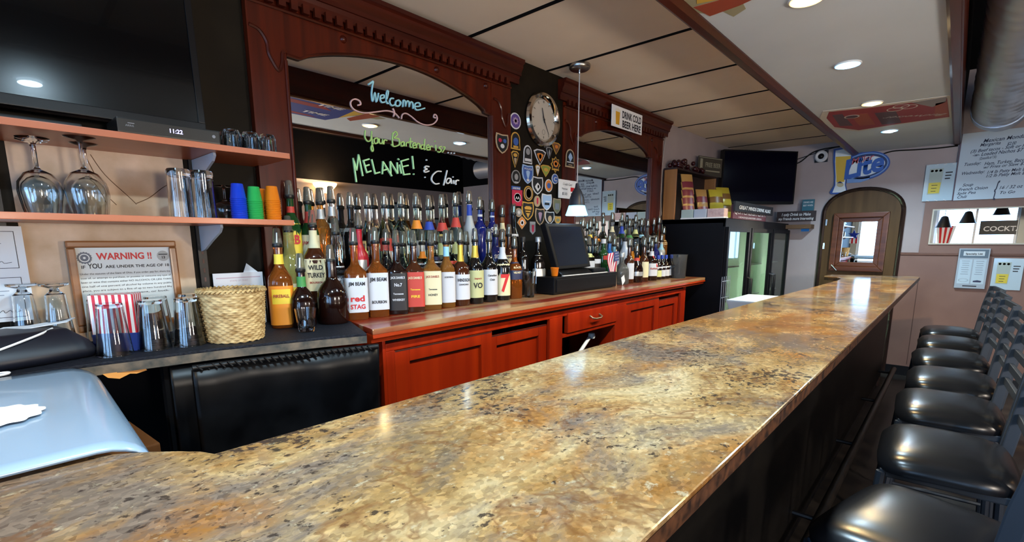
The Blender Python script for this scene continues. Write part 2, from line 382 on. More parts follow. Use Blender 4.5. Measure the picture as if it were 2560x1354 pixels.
# ================================================================== THE BAR
def granite():
    m = mat('granite_top', (0.6,0.45,0.25), 0.16, coat=0.0, spec=0.12)
    P = geo_coords(m)
    n0 = nd(m, 'ShaderNodeTexNoise', Scale=1.7, Detail=3.0); lk(m, P, n0.inputs['Vector'])
    sub = nd(m, 'ShaderNodeVectorMath'); sub.operation = 'MULTIPLY_ADD'; lk(m, n0.outputs['Color'], sub.inputs[0])
    sub.inputs[1].default_value = (0.34,0.34,0.0); lk(m, P, sub.inputs[2])
    W = sub.outputs[0]
    mp = nd(m, 'ShaderNodeMapping'); mp.inputs['Rotation'].default_value = (0,0,R_(-28)); mp.inputs['Scale'].default_value = (2.7,1.5,1); lk(m, W, mp.inputs[0])
    big = nd(m, 'ShaderNodeTexNoise', Scale=1.5, Detail=9.0, Roughness=0.68); lk(m, mp.outputs[0], big.inputs['Vector'])
    base = ramp(m, big.outputs[0], [(0.30,(0.044,0.032,0.026)), (0.38,(0.108,0.075,0.046)), (0.45,(0.181,0.107,0.040)), (0.52,(0.241,0.160,0.074)), (0.60,(0.277,0.203,0.110)), (0.70,(0.313,0.259,0.172))])
    org = nd(m, 'ShaderNodeTexNoise', Scale=2.3, Detail=7.0, Roughness=0.7); mp2 = nd(m, 'ShaderNodeMapping'); mp2.inputs['Location'].default_value = (3,7,1); mp2.inputs['Scale'].default_value = (2.2,1.2,1); lk(m, W, mp2.inputs[0]); lk(m, mp2.outputs[0], org.inputs['Vector'])
    base = mixc(m, ramp(m, org.outputs[0], [(0.47,(0,0,0)), (0.64,(0.85,0.85,0.85))]), base, (0.181,0.073,0.015))
    gr = nd(m, 'ShaderNodeTexNoise', Scale=1.6, Detail=8.0, Roughness=0.72); mp3 = nd(m, 'ShaderNodeMapping'); mp3.inputs['Location'].default_value = (9,2,4); mp3.inputs['Scale'].default_value = (2.4,1.3,1); lk(m, W, mp3.inputs[0]); lk(m, mp3.outputs[0], gr.inputs['Vector'])
    base = mixc(m, ramp(m, gr.outputs[0], [(0.485,(0,0,0)), (0.60,(0.92,0.92,0.92))]), base, (0.093,0.073,0.061))
    # crystal grains
    vo = nd(m, 'ShaderNodeTexVoronoi', Scale=130.0); mp4 = nd(m, 'ShaderNodeMapping'); mp4.inputs['Rotation'].default_value = (0,0,R_(-40)); mp4.inputs['Scale'].default_value = (1.1,0.82,1)
    jit = nd(m, 'ShaderNodeTexNoise', Scale=14.0, Detail=2.0); lk(m, P, jit.inputs['Vector'])
    ja = nd(m, 'ShaderNodeVectorMath'); ja.operation = 'MULTIPLY_ADD'; lk(m, jit.outputs['Color'], ja.inputs[0]); ja.inputs[1].default_value = (0.025,0.025,0); lk(m, P, ja.inputs[2])
    lk(m, ja.outputs[0], mp4.inputs[0]); lk(m, mp4.outputs[0], vo.inputs['Vector'])
    hs = nd(m, 'ShaderNodeSeparateColor'); lk(m, vo.outputs['Color'], hs.inputs[0])
    base = mixc(m, 0.60, base, ramp(m, hs.outputs[0], [(0.0,(0.27,0.25,0.23)), (0.22,(0.47,0.46,0.44)), (0.6,(0.55,0.54,0.52)), (1.0,(0.84,0.82,0.78))]), 'OVERLAY')
    # dark mineral specks and slivers, denser in clouds
    sp = nd(m, 'ShaderNodeTexNoise', Scale=58.0, Detail=4.0, Roughness=0.65); lk(m, mp4.outputs[0], sp.inputs['Vector'])
    cl = nd(m, 'ShaderNodeTexNoise', Scale=3.2, Detail=6.0, Roughness=0.7); lk(m, W, cl.inputs['Vector'])
    ad = nd(m, 'ShaderNodeMath'); ad.operation = 'MULTIPLY_ADD'; lk(m, cl.outputs[0], ad.inputs[0]); ad.inputs[1].default_value = 1.0; lk(m, sp.outputs[0], ad.inputs[2])
    hf = nd(m, 'ShaderNodeMath'); hf.operation = 'MULTIPLY'; lk(m, ad.outputs[0], hf.inputs[0]); hf.inputs[1].default_value = 0.5
    base = mixc(m, ramp(m, hf.outputs[0], [(0.545,(0,0,0)), (0.580,(0.9,0.9,0.9))]), base, (0.022,0.016,0.014))
    # pale quartz flecks
    q2 = nd(m, 'ShaderNodeTexNoise', Scale=46.0, Detail=4.0, Roughness=0.7); mq = nd(m, 'ShaderNodeMapping'); mq.inputs['Location'].default_value = (5,1,3); lk(m, mp4.outputs[0], mq.inputs[0]); lk(m, mq.outputs[0], q2.inputs['Vector'])
    base = mixc(m, ramp(m, q2.outputs[0], [(0.60,(0,0,0)), (0.70,(0.55,0.55,0.55))]), base, (0.37,0.32,0.22))
    # thin rusty veins
    ve = nd(m, 'ShaderNodeTexNoise', Scale=1.7, Detail=6.0, Roughness=0.62); mp5 = nd(m, 'ShaderNodeMapping'); mp5.inputs['Location'].default_value = (4,4,2); lk(m, W, mp5.inputs[0]); lk(m, mp5.outputs[0], ve.inputs['Vector'])
    base = mixc(m, ramp(m, ve.outputs[0], [(0.488,(0,0,0)), (0.499,(0.6,0.6,0.6)), (0.502,(0.6,0.6,0.6)), (0.512,(0,0,0))]), base, (0.10,0.040,0.014))
    lk(m, base, bsdf(m).inputs['Base Color'])
    lk(m, ramp(m, sp.outputs[0], [(0.3,(0.08,0.08,0.08)), (0.7,(0.18,0.18,0.18))]), bsdf(m).inputs['Roughness'])
    bump(m, sp.outputs[0], 0.04, 0.002)
    return m
gran = granite()
edge_dk = noisy('bar_edge_brown', (0.012,0.005,0.003), (0.09,0.035,0.014), 40, rough=0.4)
panel_dk = noisy('bar_front_dark', (0.003,0.0026,0.0026), (0.006,0.005,0.004), 8, rough=0.5, spec=0.2)

bar_in = [(-0.848,0.232),(-0.842,0.75),(-0.832,1.4),(-0.815,2.28),(-0.79,3.1),(-0.745,4.2),(-0.725,5.0)]
ret_far = [(-0.735,5.25),(-0.80,5.42),(-0.905,5.50),(-0.92,5.60),(-0.905,5.83)]
near_ret = [(-1.55,-0.02),(-1.40,-0.012),(-1.16,0.0),(-1.07,0.02),(-1.02,0.055),(-0.97,0.12),(-0.935,0.165),(-0.905,0.195),(-0.875,0.22)]
outline = [(-0.228,-0.75)] + [(-0.226,6.0)] + list(reversed(ret_far)) + list(reversed(bar_in)) + list(reversed(near_ret)) + [(-1.55,-0.75)]
bt = thing('bar_counter', 'long granite topped bar running the length of the room', 'bar', (0,0,0))
obj('granite_top', B().prism(outline, 2, ZBAR-0.008, ZBAR), gran, bt, bevel=0.003)
obj('edge_band', B().prism(outline, 2, ZBAR-0.034, ZBAR-0.008), edge_dk, bt)
obj('front_panel', B().box(-0.44, -0.42, -0.75, 5.95, 0.10, ZBAR-0.042), panel_dk, bt)
obj('kick_board', B().box(-0.46, -0.44, -0.75, 5.95, 0.0, 0.10), black, bt)
obj('end_panel', B().box(-0.72, -0.42, 5.93, 5.97, 0.0, ZBAR-0.042), wood('bar_end_brown', (0.03,0.012,0.006), (0.07,0.03,0.014), 'z'), bt)
obj('inner_panel', B().box(-0.72, -0.70, 0.0, 5.95, 0.0, ZBAR-0.042), blackm, bt)
obj('arm_rail', B().tube([(-0.240,y,ZBAR-0.040) for y in (-0.75,2,4,6.0)], 0.008, 8), edge_dk, bt)
obj('foot_rail', B().tube([(-0.32,y,0.20) for y in (-0.6,2,4,5.9)], 0.022, 10), mat('dull_dark_rail', (0.010,0.008,0.006), 0.4), bt, smooth=0.9)
for k in range(6): obj('rail_bracket', B().tube([(-0.42,0.2+1.1*k,0.20),(-0.32,0.2+1.1*k,0.20)], 0.012, 8), black, bt)

# bar stools along the front of the bar
leather = mat('black_leather', (0.004,0.0045,0.006), 0.26, spec=0.32)
stoolm = mat('black_metal_frame', (0.006,0.011,0.020), 0.5, spec=0.6)
def make_stool(label):
    # local: seat centre at the origin of x, y; the guest looks to -x
    t = thing('bar_stool', label, 'bar stool', group='black bar stools along the bar')
    zt, n, m = 0.77, 18, 18
    bm = B(); grid = []
    def outl(u, v):   # rounded trapezoid plan, wider in front
        hx, hy = 0.170, 0.215 - 0.012*u
        q = max(abs(u), abs(v)); 
        if q > 0:
            k = (abs(u)**5 + abs(v)**5)**(1/5.0); u, v = u*q/k, v*q/k
        return u*hx, v*hy
    top = []
    for i in range(n+1):
        row = []
        for j in range(m+1):
            u, v = -1+2*i/n, -1+2*j/m
            x, y = outl(u, v); e = 1-max(abs(u), abs(v))**5
            row.append(bm.bm.verts.new((x, y, zt-0.040+0.040*e**0.6 + 0.012*(1-u*u)*(1-v*v))))
        top.append(row)
    for i in range(n):
        for j in range(m): bm.bm.faces.new((top[i][j], top[i+1][j], top[i+1][j+1], top[i][j+1]))
    rim = [top[i][0] for i in range(n)] + [top[n][j] for j in range(m)] + [top[n-i][m] for i in range(n)] + [top[0][m-j] for j in range(m)]
    low = [bm.bm.verts.new((v.co.x*0.985, v.co.y*0.985, zt-0.062)) for v in rim]
    for k in range(len(rim)): bm.bm.faces.new((rim[k], rim[(k+1)%len(rim)], low[(k+1)%len(rim)], low[k]))
    bm.bm.faces.new(low)
    obj('seat', bm, leather, t, smooth=1.2)
    obj('seat_frame', B().box(-0.155, 0.165, -0.19, 0.19, zt-0.085, zt-0.060), stoolm, t, bevel=0.004)
    for sy in (-1, 1):
        obj('leg', B().tube([(-0.15,sy*0.185,zt-0.07),(-0.19,sy*0.215,0.0)], 0.014, 8), stoolm, t)
        P = [(0.155,sy*0.195,zt-0.09),(0.165,sy*0.195,zt),(0.185,sy*0.195,0.95),(0.21,sy*0.195,1.085)]
        obj('back_post', B().loft([[(x-0.017,y-0.012,z),(x+0.017,y-0.012,z),(x+0.017,y+0.012,z),(x-0.017,y+0.012,z)] for x, y, z in P]), stoolm, t, bevel=0.004)
        obj('leg', B().tube([(0.155,sy*0.19,zt-0.07),(0.20,sy*0.215,0.0)], 0.014, 8), stoolm, t)
        obj('side_stretcher', B().tube([(-0.178,sy*0.206,0.22),(0.185,sy*0.208,0.22)], 0.009, 6), stoolm, t)
    for z in (0.845,0.905,0.965,1.025,1.072):
        dx = 0.168+0.02*(z-0.77)/0.18+0.012*max(0, z-0.95)/0.1
        obj('back_slat', B().box(dx-0.007, dx+0.007, -0.185, 0.185, z-0.015, z+0.015), stoolm, t, bevel=0.003)
    obj('foot_bar', B().tube([(-0.180,-0.207,0.24),(-0.180,0.207,0.24)], 0.011, 8), stoolm, t)
    return t
LB = ['black leather bar stool closest to the street windows, seat widest in view',
      'black leather bar stool, second counted from the street windows',
      'black leather bar stool, third counted from the street windows',
      'black bar stool in the middle of the row of seven',
      'black leather bar stool, third counted from the wall with the beer posters',
      'black ladder back bar stool, second counted from the wall with the beer posters',
      'black ladder back bar stool standing last, under the framed drink list']
st0 = make_stool(LB[0]); st0.location = (0.008, 1.44, 0); st0.rotation_euler = (0,0,R_(-15))
for k, (x, y, a) in enumerate(((0.045,2.065,2),(0.045,2.66,3),(0.05,3.21,2),(0.04,3.79,4),(0.04,4.36,3),(0.035,4.88,5))):
    dup(st0, (x, y, 0), R_(a), LB[k+1])

# ================================================================== BACK COUNTER AND CABINET
TH = math.atan2(0.062, 3.57)
ct = thing('back_counter', 'red brown wooden counter top carrying the liquor bottles', 'counter', (-1.573, 0.99, 0), TH)
def cpt(px, py, xl, z=None):
    """pixel -> (u along the counter) on the local plane x = xl"""
    n = Vector((math.cos(TH), math.sin(TH), 0)); o = Vector((-1.573,0.99,0)) + n*xl
    d = _f + _r*((px-PPX)/FPX) - _u*((py-PPY)/FPX)
    p = CAM + d*((o-CAM).dot(n)/d.dot(n)) - o
    return p.dot(Vector((-math.sin(TH), math.cos(TH), 0))), p.z
worn = noisy('counter_worn_top', (0.21,0.018,0.003), (0.34,0.20,0.10), 3.2, (3.2,0.40,1), 0.28, 8, 0.02, 0.44, 0.56, coat=0.2)
obj('worn_top', B().prism([(0,0),(0,3.45),(-0.44,3.45),(-0.49,0.0),(-0.27,0.06)], 2, ZCT-0.022, ZCT), worn, ct, bevel=0.004)
obj('edge_moulding', B().prism([(0.0,ZCT-0.022),(0.002,ZCT-0.035),(-0.012,ZCT-0.044),(-0.012,ZCT-0.054),(-0.03,ZCT-0.060),(-0.06,ZCT-0.060),(-0.06,ZCT-0.022)], 1, 0, 3.45), cherry_y, ct)
cb = thing('base_cabinet', 'red brown cabinet with sliding doors, drawer and open niche', 'cabinet', (-1.573, 0.99, 0), TH)
XF = -0.045
ZF = ZCT-0.062
def fbox(name, u0, u1, z0, z1, x0, x1, m=cherry, parent=None, bevel=0.003, label=None):
    return obj(name, B().box(x0, x1, u0, u1, z0, z1), m, parent or cb, bevel=bevel, label=label)
fbox('body', 0.075, 3.12, 0.0, 0.10, -0.42, XF-0.03, black)
fbox('end_panel', 0.070, 0.085, 0.0, ZF, -0.43, XF)
fbox('end_panel', 3.115, 3.13, 0.0, ZF, -0.43, XF)
fbox('back_board', 0.085, 3.115, 0.1, ZF, -0.43, -0.42, black)
fbox('face_rail', 0.085, 3.115, ZF-0.045, ZF-0.014, XF-0.02, XF)
fbox('shadow_groove', 0.085, 3.115, ZF-0.016, ZF+0.002, XF-0.04, XF-0.018, blackm, bevel=0)
fbox('face_rail', 0.085, 1.19, 0.10, 0.16, XF-0.02, XF); fbox('face_rail', 2.05, 3.115, 0.10, 0.16, XF-0.02, XF)
for u0, u1 in ((0.085,0.125),(1.175,1.30),(1.92,2.07),(3.03,3.115)): fbox('face_stile', u0, u1, 0.1, ZF-0.045, XF-0.02, XF)
def cdoor(u0, u1, z0, z1, x):
    d = fbox('door', u0, u1, z0, z1, x-0.012, x-0.008)
    s = 0.075
    for q in ((u0,u0+s,z0,z1),(u1-s,u1,z0,z1),(u0+s,u1-s,z1-0.055,z1),(u0+s,u1-s,z0,z0+0.06)):
        obj('door_frame', B().box(x-0.010, x+0.006, *q), cherry, d, bevel=0.003)
    g = 0.004
    obj('panel_shadow_line', B().box(x-0.0082, x-0.0070, u0+s, u1-s, z1-0.055-0.010, z1-0.055), cherry_dk, d)
    obj('panel_shadow_line', B().box(x-0.0082, x-0.0072, u0+s, u0+s+0.005, z0+0.06, z1-0.065), cherry_dk, d)
    obj('panel_shadow_line', B().box(x+0.0055, x+0.0066, u0+0.004, u1-0.004, z1-0.006, z1), cherry_dk, d)
    return d
cdoor(0.125, 0.70, 0.16, 0.990, XF-0.006)
cdoor(0.68, 1.175, 0.16, 0.962, XF-0.026)
cdoor(2.07, 2.60, 0.16, 0.990, XF-0.006)
cdoor(2.58, 3.03, 0.16, 0.965, XF-0.026)
fbox('dark_gap', 0.70, 1.175, 0.962, 0.993, -0.41, -0.40, blackm, bevel=0)
dr = fbox('drawer', 1.345, 1.935, 0.888, 1.006, XF-0.02, XF+0.008, cherry, bevel=0.005)
obj('handle', B().tube([(XF+0.008,1.585,0.965),(XF+0.03,1.585,0.952),(XF+0.036,1.61,0.946),(XF+0.036,1.67,0.946),(XF+0.03,1.695,0.952),(XF+0.008,1.695,0.965)], 0.006, 8), mat('aged_brass', (0.32,0.20,0.12), 0.4, 0.8), dr, smooth=0.9)
fbox('drawer_rail', 1.30, 1.92, 0.865, 0.884, XF-0.03, XF)
fbox('niche_side', 1.285, 1.30, 0.1, 0.88, -0.42, XF-0.02); fbox('niche_side', 1.92, 1.935, 0.1, 0.88, -0.42, XF-0.02)
fbox('niche_back', 1.30, 1.92, 0.1, 0.88, -0.418, -0.41, blackm, bevel=0)
fbox('niche_floor', 1.30, 1.92, 0.46, 0.48, -0.41, XF-0.03, black, bevel=0)
# things inside the niche
t = thing('bottle_opener', 'white handled tool lying in the cabinet niche', 'tool', (-1.70, 2.60, 0.48))
obj('rod', B().tube([(0.05,-0.12,0.26),(-0.02,0.1,0.315)], 0.012, 8), white, t, smooth=0.9)
obj('stand', B().box(-0.03, 0.06, -0.12, 0.12, 0, 0.25), black, t)
obj('tip', B().lathe([(0,-0.02),(0.02,-0.015),(0.024,0),(0.02,0.018),(0,0.022)], 14, (-0.02,0.13,0.325)), white, t, smooth=0.8)

# draped counter at the near end
lc = thing('draped_counter', 'black matted counter end hung with a black vinyl cover', 'counter', (0,0,0))
LE = [(-1.70,-0.75),(-1.70,0.02),(-1.695,0.21),(-1.655,0.5),(-1.575,0.80),(-1.525,0.935)]
top = [(-2.085,-0.75)] + LE + [(-1.83,1.045),(-2.085,1.045)]
matm = noisy('rubber_mat', (0.005,0.006,0.010), (0.012,0.014,0.021), 120, rough=0.6, bmp=0.4, spec=0.2)
obj('bar_mat', B().prism(top, 2, ZCT-0.010, ZCT-0.001), matm, lc, bevel=0.002)
obj('worn_board', B().prism(top, 2, ZCT-0.036, ZCT-0.010), noisy('worn_painted_edge', (0.028,0.032,0.030), (0.15,0.11,0.075), 22, rough=0.6), lc)
dn = []
random.seed(3)
def drape(name, ya, yb, z1, off, m, n=46, nz=14):
    bm = B(); rows = []
    def fx(y):
        for (a, b) in zip(LE, LE[1:]):
            if a[1] <= y <= b[1]: return a[0]+(b[0]-a[0])*(y-a[1])/(b[1]-a[1])
        return LE[-1][0]
    for j in range(nz+1):
        f = j/nz; z = ZCT-0.046 + (z1-ZCT+0.046)*f
        row = []
        for i in range(n+1):
            y = ya+(yb-ya)*i/n
            a = 0.004+0.022*min(1, f*1.6)
            x = fx(y)+off+a*math.sin(y*17+0.7*math.sin(f*5))+0.4*a*math.sin(y*41+f*3)
            row.append(bm.bm.verts.new((x, y, z)))
        rows.append(row)
    for a, b in zip(rows, rows[1:]):
        for i in range(n): bm.bm.faces.new((a[i], a[i+1], b[i+1], b[i]))
    me = bm.done(smooth=3); o = obj(name, me, m, lc)
    md = o.modifiers.new('s', 'SOLIDIFY'); md.thickness = 0.003
    return o
vinyl = noisy('black_vinyl', (0.0015,0.0015,0.002), (0.006,0.006,0.007), 8, rough=0.36, bmp=0.08, spec=0.25)
drape('vinyl_cover', 0.42, 0.98, 0.10, 0.004, vinyl)
drape('vinyl_flap', 0.37, 0.44, 0.14, -0.02, vinyl, 10)
obj('hem_strip', B().tube([(x+0.008,y,ZCT-0.052) for x, y in [(-1.667,0.42),(-1.655,0.5),(-1.575,0.80),(-1.52,0.97)]], 0.010, 8), vinyl, lc, smooth=0.9)
for k in range(26):
    y = 0.43+0.02*k
    x = -1.665+0.14*max(0, (y-0.45))/0.5
    obj('hem_fold', B().tube([(x+0.014,y,ZCT-0.044),(x+0.018,y+0.012,ZCT-0.060)], 0.0035, 5), vinyl, lc)
obj('back_panel', B().box(-2.085, -2.05, -0.75, 1.045, 0, ZCT-0.036), blackm, lc)
obj('bottom_shelf', B().box(-2.05, -1.75, -0.75, 0.95, 0.28, 0.30), blackm, lc)
obj('support_leg', B().box(-1.76, -1.72, 0.36, 0.40, 0, ZCT-0.036), blackm, lc)
obj('peeled_patch', B().prism([(0.215,1.066),(0.31,1.066),(0.315,1.058),(0.29,1.053),(0.275,1.056),(0.25,1.046),(0.225,1.054)], 0, -1.697, -1.690), mat('bare_wood_orange', (0.62,0.27,0.06), 0.6), lc)
t = thing('wooden_crate', 'brown wooden box standing below the white flap', 'crate', (-1.605, 0.165, 0.0), R_(4))
obj('body', B().box(-0.12, 0.12, -0.14, 0.10, 0.0, 0.875), wood('crate_wood', (0.10,0.030,0.008), (0.20,0.070,0.020), 'x', 0.4, 14), t, bevel=0.006)
obj('lid', B().box(-0.13, 0.13, -0.15, 0.11, 0.875, 0.905), MATS['crate_wood'], t, bevel=0.004)

# white flap bridging the gap between the bar end and the draped counter
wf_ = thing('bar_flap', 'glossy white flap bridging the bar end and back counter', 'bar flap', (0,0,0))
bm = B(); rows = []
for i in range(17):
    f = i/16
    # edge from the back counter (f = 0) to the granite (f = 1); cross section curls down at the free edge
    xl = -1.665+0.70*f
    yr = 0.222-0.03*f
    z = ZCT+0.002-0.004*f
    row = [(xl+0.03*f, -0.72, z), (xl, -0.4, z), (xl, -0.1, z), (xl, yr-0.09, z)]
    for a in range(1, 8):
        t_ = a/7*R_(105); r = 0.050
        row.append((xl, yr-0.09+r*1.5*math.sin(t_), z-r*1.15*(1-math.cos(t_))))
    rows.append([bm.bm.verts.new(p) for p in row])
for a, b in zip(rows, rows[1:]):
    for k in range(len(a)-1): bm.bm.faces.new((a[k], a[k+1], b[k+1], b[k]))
o = obj('sheet', bm, mat('daylight_tinted_laminate', (0.22,0.31,0.42), 0.22, coat=0.3), wf_, smooth=1.0)  # white sheet, with the blue daylight cast put into its colour
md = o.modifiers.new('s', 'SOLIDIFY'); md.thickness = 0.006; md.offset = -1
t = thing('paper_doily', 'scalloped white paper doily on the white flap', 'doily', (-1.275, 0.0, ZCT+0.004))
obj('disc', B().prism([((0.066+0.004*math.cos(12*a))*math.cos(a), (0.066+0.004*math.cos(12*a))*math.sin(a)) for a in [2*PI*k/96 for k in range(96)]], 2, 0, 0.003), white, t)
obj('embossed_ring', B().lathe([(0.040,0.003),(0.044,0.0045),(0.048,0.003)], 40), white, t, smooth=1)

# ================================================================== BACK BAR WITH MIRRORS
def back_bar(label, y0, y1, p0, p1, mname):
    """y0..y1 outer ends; p0, p1 widths of the two posts"""
    t = thing('back_bar', label, 'back bar', (0,0,0))
    zb, XP = ZCT+0.002, -2.050
    ym0, ym1 = y0+p0, y1-p1
    for a, b_, s in ((y0, ym0, 1), (ym1, y1, -1)):
        p = obj('post', B().box(XW+0.016, XP, a, b_, zb, 2.34), mahog, t, bevel=0.004)
        yc = (a+b_)/2
        pts_ = smooth_pts([(XP+0.002,yc-0.065,2.225),(XP+0.002,yc-0.03,2.215),(XP+0.002,yc-0.005,2.18),(XP+0.002,yc,2.14),(XP+0.002,yc+0.012,2.115),(XP+0.002,yc+0.035,2.085),(XP+0.002,yc+0.05,2.115),(XP+0.002,yc+0.055,2.155),(XP+0.002,yc+0.07,2.165)], 5)
        obj('carved_scroll', B().tube(pts_, 0.007, 6), mahog_y, p, smooth=0.9)
        obj('side_bead', B().tube([(XP,(b_-0.006 if s > 0 else a+0.006),zb),(XP,(b_-0.006 if s > 0 else a+0.006),2.13)], 0.008, 8), mahog, p, smooth=0.9)
    n = 26; L = ym1-ym0; low = [(ym0,2.150),(ym0+0.05,2.148)]
    for k in range(n+1):
        f = k/n; low.append((ym0+0.055+(L-0.11)*f, 2.148+0.107*math.sin(PI*f)**0.75))
    low += [(ym1-0.05,2.136),(ym1,2.130)]
    obj('arched_board', B().prism(low + [(ym1,2.40),(ym0,2.40)], 0, XM+0.001, XP-0.004), mahog, t, bevel=0.003)
    obj('arch_bead', B().tube([(XP-0.003,y,z+0.004) for y, z in low], 0.006, 6), mahog_y, t, smooth=0.9)
    prof = [(XW+0.02,2.342),(-2.035,2.342),(-2.035,2.368),(-2.028,2.384),(-2.018,2.384),(-2.018,2.402),(-2.004,2.426),(-2.004,2.440),(-1.990,2.448),(-1.990,2.466),(XW+0.02,2.466)]
    obj('cornice', B().prism(prof, 1, y0-0.06, y1+0.06), mahog_y, t)
    y = y0+0.02; me = None
    while y < y1-0.03:
        o = obj('dentil', me or B().box(-0.018, 0, 0, 0.027, 0, 0.034), mahog_y, t, loc=(-2.022, y, 2.318)); me = o.data
        y += 0.048
    obj('frieze_bead', B().tube([(XP+0.002,y0,2.312),(XP+0.002,y1,2.312)], 0.007, 6), mahog_y, t)
    for yb in (y0+(y1-y0)*0.27, y0+(y1-y0)*0.62, y0+(y1-y0)*0.86): obj('rosette', B().lathe([(0.016,0),(0.014,0.006),(0.006,0.012),(0,0.013)], 12), mahog_y, t, loc=(XP-0.004,yb,2.28), rot=(0,R_(90),0), smooth=0.8)
    mi = obj('mirror', B().box(XW+0.016, XM, ym0-0.02, ym1+0.02, ZCT+0.002, 2.3), mirror, t, label=mname)
    return t, mi
bb1, mir1 = back_bar('large carved mahogany back bar with the hand-lettered mirror', 0.821, 2.300, 0.144, 0.165, 'tall mirror with greetings written on it in paint marker')
bb2, mir2 = back_bar('narrower mahogany back bar with a plain arched mirror behind the till', 2.832, 4.350, 0.158, 0.212, 'plain arched mirror')
# dark notice panel between the two units
np_ = thing('notice_panel', 'dark narrow panel between the mirrors, covered with uniform patches', 'panel', (0,0,0))
obj('board', B().box(XW+0.002, -2.055, 2.305, 2.827, ZCT+0.002, ZC-0.006), noisy('panel_black_brown', (0.006,0.004,0.002), (0.012,0.008,0.004), 10, rough=0.7, spec=0.15), np_)
# bottle risers standing on the counter in front of each mirror
for a, b_, lb in ((0.97,2.29,'dark stepped riser under the bottles of the lettered mirror'), (2.90,4.30,'dark stepped riser under the bottles behind the till')):
    t = thing('bottle_riser', lb, 'riser', (0,0,ZCT))
    obj('low_step', B().box(-1.985, -1.908, a, b_, 0.001, 0.075), panel_dk, t, bevel=0.002)
    obj('high_step', B().box(-2.0625, -1.986, a, b_, 0.001, 0.19), panel_dk, t, bevel=0.002)

# ================================================================== WALL SHELVES, TELEVISION
brk = mat('bracket_grey', (0.42,0.46,0.52), 0.35, 0.3)
def wall_shelf(z, y1, label):
    t = thing('wall_shelf', label, 'shelf', (0,0,z))
    obj('board', B().prism([(-2.086,-0.75),(-1.80,-0.75),(-1.80,y1),(-2.040,y1),(-2.040,0.815),(-2.086,0.815)], 2, -0.019, 0), shelfm, t, bevel=0.002)
    for y in (-0.08, 0.60):
        obj('bracket', B().prism([(-2.07,-0.020),(-1.845,-0.020),(-1.842,-0.030),(-1.86,-0.045),(-1.95,-0.075),(-2.03,-0.105),(-2.07,-0.112)], 1, y-0.004, y+0.004), brk, t)
    return t
wall_shelf(1.733, 0.832, 'upper red brown wall shelf under the big black television')
wall_shelf(1.500, 0.830, 'lower red brown wall shelf holding stemware and coloured cups')
for y in (0.082, 0.60):
    t = thing('shelf_standard', 'dark slotted upright rail ' + ('beside the pinned papers' if y < 0.3 else 'behind the coloured cups'), 'rail', (-2.085, y, 1.12))
    obj('rail', B().box(0, 0.014, -0.014, 0.014, 0, 0.85), black, t)
    me = None
    for k in range(24):
        o = obj('slot', me or B().box(0.0138, 0.0146, -0.003, 0.003, 0, 0.016), mat('slot_rust', (0.11,0.05,0.035), 0.6), t, loc=(0,0,0.02+0.034*k)); me = o.data
tvs = mat('tv_screen', (0.0006,0.0006,0.001), 0.20, spec=0.40, coat=0.10, coat_r=0.01)
tv = thing('television', 'big black television standing on the upper wall shelf', 'television', (-1.93, 0.07, 1.733), R_(0), rot=(0, R_(-3.0), 0))
obj('body', B().box(-0.045, -0.004, -0.62, 0.54, 0.055, 0.74), black, tv, bevel=0.008)
obj('screen', B().box(-0.004, -0.001, -0.60, 0.52, 0.085, 0.72), tvs, tv)
for q in ((-0.62,0.54,0.055,0.085), (-0.62,0.54,0.72,0.74)): obj('bezel', B().box(-0.004, 0.004, *q), black, tv, bevel=0.002)
for q in ((-0.62,-0.60), (0.52,0.54)): obj('bezel', B().box(-0.004, 0.004, *q, 0.085, 0.72), black, tv, bevel=0.002)
obj('stand_neck', B().box(-0.05, -0.02, -0.10, 0.02, 0.012, 0.06), black, tv)
obj('stand_foot', B().box(-0.11, 0.08, -0.28, 0.20, 0.0, 0.012), black, tv, bevel=0.004)
obj('logo_bar', B().box(0.0042, 0.005, -0.06, 0.02, 0.066, 0.072), mat('logo_grey', (0.2,0.2,0.22), 0.4), tv)
# cable box with the clock display
cbx = thing('cable_box', 'black cable box showing the time on the upper shelf', 'cable box', (-1.825, 0.345, 1.733), PI/2)
obj('case', B().box(0.0, 0.272, 0.0, 0.14, 0.004, 0.046), mat('box_black', (0.008,0.007,0.006), 0.3), cbx, bevel=0.004)
for x in (0.02, 0.25): obj('foot', B().box(x-0.01, x+0.01, 0.01, 0.12, 0.0, 0.006), black, cbx)
dig = mat('clock_digits', (0.3,0.3,1), 0.5, emis=(0.42,0.40,1.0), est=3)
text('11:22', 0.017, dig, cbx, (0.146,-0.0006,0.020), width=0.034, bold=0.01)
text('ARRIS', 0.008, mat('logo_grey', (0.2,0.2,0.22), 0.4), cbx, (0.030,-0.0006,0.022))
obj('logo_mark', B().box(0.026, 0.042, -0.0006, 0, 0.031, 0.033), MATS['logo_grey'], cbx)
obj('power_button', B().lathe([(0.005,0),(0.005,-0.001),(0,-0.0012)], 12), MATS['logo_grey'], cbx, loc=(0.252,-0.0004,0.026), rot=(R_(-90),0,0))

